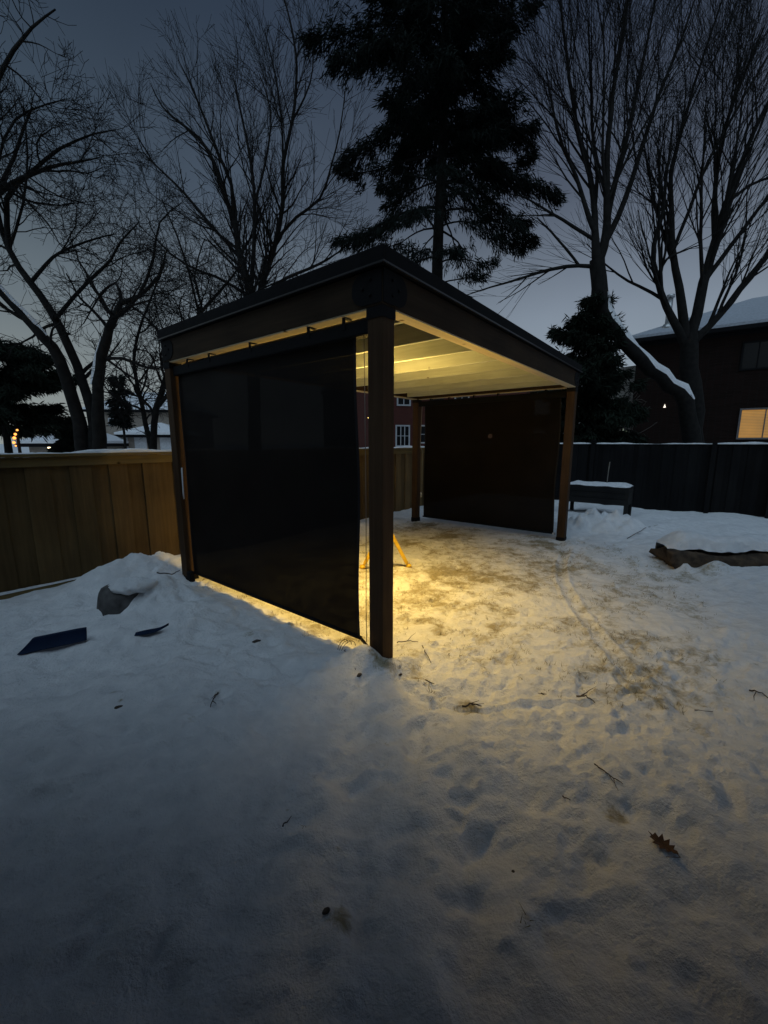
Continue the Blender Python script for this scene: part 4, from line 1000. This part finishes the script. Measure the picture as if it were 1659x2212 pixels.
# --- dry shrub catching the porch light near the neighbour's wall
SB = empty('bare_shrub', at(1335, 990, 14.5)[:2]+(0,), 'thin bare shrub lit by the porch light above the back fence', 'shrub')
T = Bare(71); c3 = dict(wob=.16, trop=(0,0,.18), ang=.55, rk=.6, lk=.6, lmin=.12, rmin=.005, step=.2, max=3, dens=[2,3,4], lmax=1.6)
for k in range(7):
    T.kids(*(lambda a: (a[0], a[1], 2.6, 1, c3, .2, 3.0, 1.6))(T.stem([(1345+3*k,1010,14.5,6),(1340+6*k-20,940,14.5,4),(1325+11*k-25,890-5*k,14.5,2.5),(1315+12*k-22,850+6*k,14.5,1.5)])))
T.build(SB, plain('pale_twigs', (.16,.14,.12), .9))

# ------------------------------------------------------------------ evergreens
def needles_tree(seed, base, H, Rf, ntier, name, label, mat, trunk_r, skip=None, droop=.35, dens=1.0, spray=.34, arms=None, group=None, zlow=1.0, thin=1.0):
    r = np.random.RandomState(seed); e = empty(name, (base[0], base[1], 0), label, 'tree', group)
    bx = np.array([base[0], base[1], 0.0])
    zs = np.linspace(-.3, H, 26); b = MB()
    b.tube([(bx[0]+.05*math.sin(z*.7), bx[1], z) for z in zs], [max(.02, trunk_r*(1-z/H)**.8) for z in zs], 10); b.build('trunk', M['bark'], e)
    bl = Bare(seed+1); Vv = []
    def branch(z, az, L, dz, full):
        n = 9; p = bx+np.array([0,0,z]); d = np.array([math.cos(az), math.sin(az), dz]); pts = [p]
        for i in range(n):
            d = d+r.randn(3)*.09+np.array([0,0,(-.16 if i < 6 else .12)*droop*2.2]); d /= np.linalg.norm(d); pts.append(pts[-1]+d*L/n)
        pts = np.array(pts); bl.lines.append((pts, np.linspace(.035*L/3.5+.008, .006, n+1), 1))
        sd = np.cross(pts[-1]-pts[0], [0,0,1]); sd /= np.linalg.norm(sd)+1e-9
        k = int(L*(46*dens)*full)
        t0 = .10 if full > .7 else .34
        cl = r.rand(5)
        for _ in range(k):
            t = t0+(1-t0)*r.rand()**.8; 
            if full < .9 and np.min(np.abs(cl-t)) > .07+.12*full: continue
            f = t*n; i = min(int(f), n-1); q = pts[i]+(pts[i+1]-pts[i])*(f-i)
            wdt = .50*L*.32*(1-.55*abs(t-.45))*(1 if t < .85 else .5); off = r.randn()*wdt*.6
            q = q+sd*off+np.array([0,0,-abs(off)*.28+.04*r.randn()])
            # a hanging spray: 4-7 slender leaves
            for _ in range(r.randint(4, 7)):
                LL = spray*(.5+.8*r.rand()); dd = (pts[i+1]-pts[i])*.55/np.linalg.norm(pts[i+1]-pts[i])+sd*np.sign(off)*.45*r.rand()+r.randn(3)*.35+np.array([0,0,-.75*r.rand()-.15]); dd /= np.linalg.norm(dd)
                ww = np.cross(dd, r.randn(3)); ww /= np.linalg.norm(ww)+1e-9; ww *= (.018+.022*r.rand())*spray/.25*.9*thin
                o_ = q+r.randn(3)*.05; Vv.append(np.array([o_-ww*.6, o_+ww*.6, o_+dd*LL*.55+ww, o_+dd*LL, o_+dd*LL*.55-ww]))
    for (z, az, L, dz, full) in (arms or []): branch(z, az, L, dz, full)
    z = zlow; k = 0
    while z < H-.3:
        R = Rf(z)
        full = 1.0 if skip is None else skip(z)
        nb = 7 if full > .8 else 5
        for j in range(nb):
            az = k*.77+j*2*math.pi/nb+r.randn()*.25
            branch(z+r.randn()*.12, az, max(.25, R*(.68+.5*r.rand())), .10+.25*(z/H), full*(.8+.4*r.rand()))
        z += (H/ntier)*(.8+.4*r.rand()); k += 1
    if H > 4.9: bl.build(e, M['bark'], thick=9)
    Vv = np.concatenate(Vv); n5 = len(Vv)//5; I = np.arange(n5*5).reshape(n5, 5)
    ob = mesh_np('crown', Vv, [I], mat, e, smooth=False); return e
sb = at(955, 700, 13.0)
def sprR(z):
    # crown outline surveyed from the photo: narrow and sparse low down, widest above the roof
    return np.interp(z, [4.5, 6.2, 7.2, 8.6, 10.0, 11.5, 13, 15, 17.5], [1.3, 1.9, 2.5, 2.75, 2.9, 2.6, 2.35, 1.8, .4])
needles_tree(5, (at(952,400,13.0)[0], 13.0), 17.6, sprR, 25, 'spruce_tree', 'huge dark spruce towering behind the pergola roof', M['needle'], .24,
    skip=lambda z: float(np.interp(z, [5, 8.4, 9.2, 10.2], [.24, .36, .66, .88])), droop=.34, dens=2.9, spray=.21, zlow=4.8, thin=.56,
    arms=[(12.5, 3.05, 3.9, .15, 1.0), (12.2, 3.3, 3.7, .1, 1.0), (9.2, .15, 3.4, .1, .9), (9.6, -.2, 3.6, .12, .9), (8.9, .35, 3.3, .05, .8), (8.2, 3.3, 3.4, 0, .8)])
# cedar hedge tree right of the pergola
def blobR(H, R, z0=.2): return lambda z: R*max(.12, math.sin(math.pi*min(1, (z/H)*.80+.22))**.8)
cx_ = at(1268, 800, 12.3)
needles_tree(15, (cx_[0], 12.3), 6.05, blobR(6.05, 1.55), 17, 'cedar_tree', 'round dark cedar behind the right end of the pergola', M['cedar'], .14, droop=.12, dens=3.2, spray=.19, zlow=.7, thin=.75)
cx_ = at(1345, 820, 13.4)
# dark evergreen at far left and small pine
lx_ = at(4, 900, 11.0)
needles_tree(16, (lx_[0], 11.0), 4.5, lambda z: 1.62*max(.15, math.sin(math.pi*min(1, (z-1.5)/3.2*.8+.2))**.7), 14, 'cedar_tree', 'dark bushy evergreen above the fence at the far left', M['cedar'], .12, droop=.12, dens=3.2, spray=.19, zlow=2.15, thin=.75)
sx_ = at(262, 900, 19.0)
needles_tree(17, (sx_[0], 19.0), 4.85, lambda z: .85*(1-z/5.1)+.1, 12, 'young_pine_tree', 'small pine in front of the snowy-roofed house at the left', M['needle'], .08, droop=.1, dens=1.1, spray=.25, zlow=2.6)
bx_ = at(150, 950, 12.0)
needles_tree(18, (at(162,950,12.0)[0], 12.0), 2.45, blobR(2.45, .62), 10, 'round_shrub', 'low rounded dark shrub against the big three-stemmed tree', M['cedar'], .05, droop=.1, dens=2.2, spray=.16, zlow=.5)

# ------------------------------------------------------------------ houses
def window(parent, face, cx, cz, wd, ht, pane_mat, mull=(1, 0), proud=.03, name='window', fm='white'):
    """face(s, z, d): point on the wall at run s, height z, d metres proud"""
    f = .07; b = MB()
    def bar(s0, s1, z0, z1, d0, d1):
        o_ = Vector(face(s0, z0, d0)); b.box(o_, Vector(face(s1, z0, d0))-o_, Vector(face(s0, z0, d1))-o_, (0, 0, z1-z0))
    s0, s1, z0, z1 = cx-wd/2, cx+wd/2, cz-ht/2, cz+ht/2
    bar(s0-f, s0, z0-f, z1+f, .0, proud+.03); bar(s1, s1+f, z0-f, z1+f, .0, proud+.03)
    bar(s0, s1, z0-f, z0, .0, proud+.03); bar(s0, s1, z1, z1+f, .0, proud+.03)
    for k in range(1, mull[0]+1): c = s0+(s1-s0)*k/(mull[0]+1); bar(c-.02, c+.02, z0, z1, .0, proud+.015)
    for k in range(1, mull[1]+1): c = z0+(z1-z0)*k/(mull[1]+1); bar(s0, s1, c-.015, c+.015, .0, proud+.010)
    fr = b.build(name, M[fm], parent)
    b = MB(); bar(s0, s1, z0, z1, .0, proud-.005); b.build('pane', pane_mat, fr); return fr
def wallface(p0, p1):
    p0, p1 = Vector(p0), Vector(p1); D = (p1-p0).normalized(); N = Vector((D.y, -D.x, 0))     # N points to the right of p0->p1
    if N.dot(-p0) < 0: N = -N
    return lambda s, z, d=0: tuple(Vector((p0.x, p0.y, 0))+D*s+N*d+Vector((0,0,z))), D, N, (p1-p0).length

# right-hand brick house
w0 = Vector(at(1379, 735, 20.0)); eave = w0.z
def atz(px, py, z):
    r_ = ray(px, py); t_ = (z-HC)/r_[2]; return Vector((r_[0]*t_, r_[1]*t_, z))
w1 = atz(1659, 700, eave); Dn = (w1-w0).normalized(); wA = Vector((w0.x, w0.y, 0)); wB = wA+Vector((Dn.x, Dn.y, 0))*13
fc, Dd, Nn, _ = wallface(wA, wB)
H1 = empty('brick_house', wA, 'brick house with snowy roof and one amber lit window at the right', 'house')
b = MB(); q = [fc(0,0), fc(13,0), fc(13,0,-9), fc(0,0,-9)]
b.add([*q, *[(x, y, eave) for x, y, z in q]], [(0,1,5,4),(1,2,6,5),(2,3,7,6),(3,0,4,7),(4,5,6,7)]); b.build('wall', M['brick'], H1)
ov = .45; rp_ = [fc(-ov, eave, ov), fc(13+ov, eave, ov), fc(13+ov, eave, -9-ov), fc(-ov, eave, -9-ov)]; rd = [fc(4.2, eave+2.1, -4.5), fc(9.5, eave+2.1, -4.5)]
b = MB(); z_ = .16
V1 = rp_+rd; V0 = [(x, y, z-z_) for x, y, z in rp_]
b.add(V1+V0, [(0,1,5,4),(1,2,5),(2,3,4,5),(3,0,4),(0,6,7,1),(1,7,8,2),(2,8,9,3),(3,9,6,0),(6,9,8,7)]); rf_ = b.build('roof', M['roof'], H1)
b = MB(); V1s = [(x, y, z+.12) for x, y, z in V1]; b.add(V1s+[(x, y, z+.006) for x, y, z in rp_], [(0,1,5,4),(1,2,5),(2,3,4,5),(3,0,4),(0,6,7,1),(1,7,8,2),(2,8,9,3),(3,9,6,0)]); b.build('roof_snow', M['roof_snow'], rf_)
def on_roof(s, d):   # height of front roof slope at run s, depth d (metres behind wall line)
    return eave+.12+2.1*(d+ov)/(4.5+ov)
b = MB(); c_ = Vector(fc(1.05, 0, -.55)); z0_ = on_roof(1.05, .55)-.15
b.tube([c_+Vector((0,0,z0_)), c_+Vector((0,0,z0_+1.38))], .115, 14); b.tube([c_+Vector((0,0,z0_+1.40)), c_+Vector((0,0,z0_+1.52))], [.17,.16], 14); b.tube([c_+Vector((0,0,z0_)), c_+Vector((0,0,z0_+.26))], [.28,.17], 14)
b.build('flue_pipe', M['gal'], rf_)
b = MB(); b.box(fc(5.0, on_roof(5, 1.9)-.0, -1.9), Dd*.75, -Nn*.5, (0,0,.20)); b.build('roof_vent', M['black'], rf_)
def fit_win(px0, px1, py0, py1):
    # intersect with wall plane
    def hit(px, py):
        r_ = Vector(ray(px, py)); t_ = (wA-Vector((0,0,HC))).dot(Nn)/r_.dot(Nn); p_ = r_*t_+Vector((0,0,HC)); return (p_-wA).dot(Dd), p_.z
    s0, zt = hit(px0, py0); s1, zb = hit(px1, py1); return (s0+s1)/2, (zt+zb)/2, s1-s0, zt-zb
c = fit_win(1603, 1700, 886, 945); window(H1, fc, c[0], c[1], c[2], c[3], M['blind'], (1, 0), fm='old_trim')
c = fit_win(1609, 1668, 742, 792); window(H1, fc, c[0], c[1], c[2], c[3], M['glass'], (1, 0), fm='roof')
b = MB(); b.box(fc(.05, eave-.30, .02), Dd*12.9, Nn*.03, (0,0,.13)); b.build('soffit_trim', M['white'] if False else M['roof'], H1)
# small lit doorbell lamp
c = fit_win(1433, 1438, 877, 884); b = MB(); o_ = Vector(fc(c[0], c[1], .02)); b.add([o_-Dd*.05, o_+Dd*.05, o_+Vector((0,0,.16)), o_-Dd*.05+Nn*.03, o_+Dd*.05+Nn*.03, o_+Vector((0,0,.16))+Nn*.03], [(0,2,1),(3,4,5),(0,1,4,3),(1,2,5,4),(2,0,3,5)])
b.build('doorbell_light', emit('small_light', (1,.9,.75), 1.6), H1)

# pale side wall + porch lamp of the neighbour beyond
N1 = empty('stucco_house', at(1372, 930, 21.5)[:2]+(0,), 'narrow pale house wall lit by a porch lamp beside the brick house', 'house')
pL, pR = at(1300, 930, 22.5), at(1384, 930, 21.0)
fcn, Dp, Np, Ln = wallface((pL[0], pL[1], 0), (pR[0], pR[1], 0))
b = MB(); topz = at(1370, 790, 21.5)[2]
q = [fcn(0,0), fcn(Ln,0), fcn(Ln,0,-5), fcn(0,0,-5)]; b.add([*q, *[(x, y, topz) for x, y, z in q]], [(0,1,5,4),(1,2,6,5),(2,3,7,6),(3,0,4,7),(4,5,6,7)]); b.build('wall', plain('stucco', (.30,.28,.25), .9, noise=.2, scale=2), N1)
lp = Vector(at(1364, 934, 21.0)); plm = empty('porch_light', lp, 'small greenish white porch lamp glowing above the back fence', 'lamp')
b = MB(); b.tube([lp+Vector((0,0,-.13)), lp+Vector((0,0,.13))], .10, 12); b.build('bulb', emit('porch_bulb', (.75,1,.72), 24), plm)
b = MB(); b.tube([lp+Vector((0,0,.132)), lp+Vector((0,0,.20))], [.15,.05], 12); b.build('lamp_cap', M['black'], plm); b = MB(); b.tube([lp+Vector((0,0,-.20)), lp+Vector((0,0,-.132))], [.05,.12], 12); b.build('lamp_base', M['black'], plm)
wb = Vector(at(1311, 945, 19.5)); b = MB(); b.xbox(wb.x-.33, wb.x+.33, wb.y, wb.y+.6, wb.z-1.0, wb.z+.30)
shd = empty('storage_box', (wb.x, wb.y, 0), 'small pale box standing behind the back fence near the porch lamp', 'box'); b.build('body', M['white'], shd)
b = MB(); b.xbox(wb.x-.36, wb.x+.36, wb.y-.03, wb.y+.63, wb.z+.301, wb.z+.35); b.build('lid', M['white'], shd)

# brick house seen through the pergola
Y2 = 21.0
zt2 = at(900, 700, Y2)[2]
pL, pR = at(800, 960, Y2), at(1150, 960, 23.0)
fc2, D2, N2, L2 = wallface((pL[0], pL[1], 0), (pR[0], pR[1], 0))
H2 = empty('brick_house', (pL[0], pL[1], 0), 'reddish brick house with white window frames seen through the pergola', 'house')
q = [fc2(0,0), fc2(L2,0), fc2(L2,0,-8), fc2(0,0,-8)]; ez2 = 6.3
b = MB(); b.add([*q, *[(x, y, ez2) for x, y, z in q]], [(0,1,5,4),(1,2,6,5),(2,3,7,6),(3,0,4,7),(4,5,6,7)]); b.build('wall', brick_mat('red_brick', (.10,.030,.024), (.13,.04,.03), (.09,.07,.065)), H2)
def roof_simple(parent, fcx, L, dp, ez, rise, ov=.4, hip=.28, snow=True):
    rp_ = [fcx(-ov, ez, ov), fcx(L+ov, ez, ov), fcx(L+ov, ez, -dp-ov), fcx(-ov, ez, -dp-ov)]; rd = [fcx(L*hip, ez+rise, -dp/2), fcx(L*(1-hip), ez+rise, -dp/2)]
    V1 = rp_+rd; V0 = [(x, y, z-.18) for x, y, z in rp_]; b = MB()
    b.add(V1+V0, [(0,1,5,4),(1,2,5),(2,3,4,5),(3,0,4),(0,6,7,1),(1,7,8,2),(2,8,9,3),(3,9,6,0),(6,9,8,7)]); r_ = b.build('roof', M['roof'], parent)
    V1s = [(x, y, z+.14) for x, y, z in V1]; b = MB(); b.add(V1s+[(x, y, z+.006) for x, y, z in rp_], [(0,1,5,4),(1,2,5),(2,3,4,5),(3,0,4),(0,6,7,1),(1,7,8,2),(2,8,9,3),(3,9,6,0)]); b.build('roof_snow', M['snow'], r_); return r_
roof_simple(H2, fc2, L2, 8, ez2, 1.3)
def hitw(px, py, fcx, D_, N_):
    o_ = Vector(fcx(0, 0, 0)); r_ = Vector(ray(px, py)); t_ = (o_-Vector((0,0,HC))).dot(N_)/r_.dot(N_); p_ = r_*t_+Vector((0,0,HC)); return (p_-o_).dot(D_), p_.z
def put_win(parent, fcx, D_, N_, box, mat, mull):
    s0, zt = hitw(box[0], box[1], fcx, D_, N_); s1, zb = hitw(box[2], box[3], fcx, D_, N_); window(parent, fcx, (s0+s1)/2, (zt+zb)/2, abs(s1-s0), zt-zb, mat, mull)
put_win(H2, fc2, D2, N2, (857, 921, 882, 962), M['glass'], (2, 1)); put_win(H2, fc2, D2, N2, (860, 838, 884, 874), M['glass'], (1, 0))
put_win(H2, fc2, D2, N2, (908, 921, 921, 955), M['glass'], (0, 1)); put_win(H2, fc2, D2, N2, (975, 921, 1000, 962), M['glass'], (2, 1)); put_win(H2, fc2, D2, N2, (985, 838, 1010, 874), M['glass'], (1, 0))
s_, z_w = hitw(1054, 943, fc2, D2, N2)
gl = Vector(fc2(s_, z_w, .25)); pl2 = empty('wall_lamp', gl, 'warm wall lamp showing faintly through the far roller shade', 'lamp')
b = MB(); b.tube([gl+Vector((0,0,-.10)), gl+Vector((0,0,-.05)), gl+Vector((0,0,.05)), gl+Vector((0,0,.14))], [.05,.12,.12,.06], 12); b.build('bulb', emit('wall_lamp_bulb', (1,.55,.35), 3), pl2)
b = MB(); b.tube([gl+Vector((0,0,.141)), gl+Vector((0,0,.22))], [.18,.04], 12); b.build('lamp_cap', M['black'], pl2)

# gabled house in the gap left of the near post
pL, pR = at(700, 960, 26), at(796, 960, 26)
fc3, D3, N3, L3 = wallface((pL[0], pL[1], 0), (pR[0], pR[1], 0))
H3 = empty('gabled_house', (pL[0], pL[1], 0), 'dark gabled house with white trim in the gap beside the near post', 'house')
b = MB(); q = [fc3(0,0), fc3(L3,0), fc3(L3,0,-7), fc3(0,0,-7)]; ez3 = 4.6
b.add([*q, *[(x, y, ez3) for x, y, z in q]], [(0,1,5,4),(1,2,6,5),(2,3,7,6),(3,0,4,7),(4,5,6,7)])
ap = fc3(L3*.95, ez3+2.1, .0); apb = fc3(L3*.95, ez3+2.1, -7); b.build('wall', plain('grey_siding', (.10,.10,.11), .8), H3)
b = MB()
gv = [fc3(-.1, ez3+.001, .25), fc3(L3+.6, ez3+.001, .25), fc3(L3*.8, ez3+1.9, .25), fc3(-.1, ez3+.001, -7.2), fc3(L3+.6, ez3+.001, -7.2), fc3(L3*.8, ez3+1.9, -7.2)]
b.add(gv, [(0,1,2),(3,5,4),(0,2,5,3),(2,1,4,5),(0,3,4,1)]); r_ = b.build('roof', M['roof'], H3)
b = MB()
for (a, c_) in ((0, 2), (1, 2)):
    A_, C_ = Vector(gv[a]), Vector(gv[c_]); b.box(A_+N3*.01, C_-A_, N3*.05, (0,0,.16))
b.build('gable_trim', M['white'], r_)
put_win(H3, fc3, D3, N3, (783, 930, 792, 962), M['glass'], (0, 0)); 
b = MB(); s_, z_ = hitw(787, 905, fc3, D3, N3)

# houses at the left beyond the fence
def simple_house(label, pxL, pxR, Y, ez, rise, dp, wallm, wins, name='house', hip=.25):
    pL, pR = at(pxL, 950, Y), at(pxR, 950, Y+.6); f_, D_, N_, L_ = wallface((pL[0], pL[1], 0), (pR[0], pR[1], 0))
    e = empty(name, (pL[0], pL[1], 0), label, 'house')
    q = [f_(0,0), f_(L_,0), f_(L_,0,-dp), f_(0,0,-dp)]; b = MB(); b.add([*q, *[(x, y, ez) for x, y, z in q]], [(0,1,5,4),(1,2,6,5),(2,3,7,6),(3,0,4,7),(4,5,6,7)]); b.build('wall', wallm, e)
    roof_simple(e, f_, L_, dp, ez, rise, hip=hip)
    for wbx, mt, ml in wins: put_win(e, f_, D_, N_, wbx, mt, ml)
    return e, f_, D_, N_, L_
zE = at(300, 885, 32)[2]; zT = at(300, 852, 36)[2]
simple_house('buff two-storey house with snowy roof beyond the left fence', 205, 400, 32, zE, zT-zE, 7, M['brick_pale'], [((236,905,250,918), M['glass'], (0,0))], 'buff_house')
zE = at(320, 939, 27)[2]; zT = at(320, 917, 29)[2]
e, f_, D_, N_, L_ = simple_house('garage with low snowy gable roof in front of the buff house', 268, 385, 27, zE, zT-zE, 4, M['brick_pale'], [], 'garage', hip=.48)
for (x0, x1) in ((272, 280), (290, 320), (345, 375)):
    s0, zt_ = hitw(x0, 944, f_, D_, N_); s1, zb_ = hitw(x1, 985, f_, D_, N_); b = MB(); b.box(f_(s0, max(0, zb_), .0), D_*(s1-s0), N_*.05, (0,0,zt_-max(0, zb_))); b.build('garage_door', M['white'], e)
zE = at(150, 958, 22)[2]; zT = at(150, 930, 24)[2]
simple_house('low bungalow with warm lit snowy roof at the far left', 60, 190, 22, zE, zT-zE, 5, M['brick_pale'], [], 'bungalow', hip=.3)
# street lamp glow and a car headlight
sl = Vector(at(33, 945, 9.0)); sle = empty('garden_string_light', (sl.x, sl.y, 0), 'warm string of small bulbs wound on a shrub stem at the far left', 'string light')
for k, (px, py, r_) in enumerate([(37,929,.06),(33,938,.075),(31,946,.09),(30,956,.08),(34,963,.05)]):
    p = Vector(at(px, py, 9.0)); bm = bmesh.new(); bmesh.ops.create_uvsphere(bm, u_segments=10, v_segments=6, radius=r_*.36)
    me = bpy.data.meshes.new('bulb'); bm.to_mesh(me); bm.free(); me.materials.append(bpy.data.materials.get('string_bulb') or emit('string_bulb', (1,.34,.07), 2.6)); o_ = bpy.data.objects.new('bulb', me); o_.location = p-sle.location; link(o_, sle)
b = MB(); b.tube([Vector((sl.x, sl.y+.1, -.1)), Vector((sl.x-.03, sl.y+.1, 1.0)), Vector(at(35, 925, 9.1))], .03, 8); b.build('stem', M['bark'], sle)
hl = Vector(at(128, 968, 19.5)); b = MB(); b.xbox(hl.x-.55, hl.x+.55, hl.y, hl.y+.1, hl.z-.05, hl.z+.05)
fx = empty('eave_light', hl, 'thin bright strip light under the bungalow eave', 'lamp'); b.build('tube', emit('strip_light', (1,.78,.48), 5.5), fx)
b = MB(); b.xbox(hl.x-.6, hl.x+.6, hl.y-.01, hl.y+.14, hl.z+.055, hl.z+.09); b.build('lamp_housing', M['black'], fx)

# unseen house and porch roof, added behind the viewpoint to shade the near snow
SKY_BLOCKER = empty('brick_house', (0, -1.6, 0), 'unseen brick house and porch roof added behind the viewpoint to shade near snow', 'house')
b = MB(); b.xbox(-9, 9, -9, -1.4, -.1, 6.2); b.build('wall', M['brick'], SKY_BLOCKER)
b = MB(); b.xbox(-4.6, 3.4, -1.395, .95, 2.50, 2.65); b.build('sky_blocker_roof', M['beam_u'], SKY_BLOCKER)
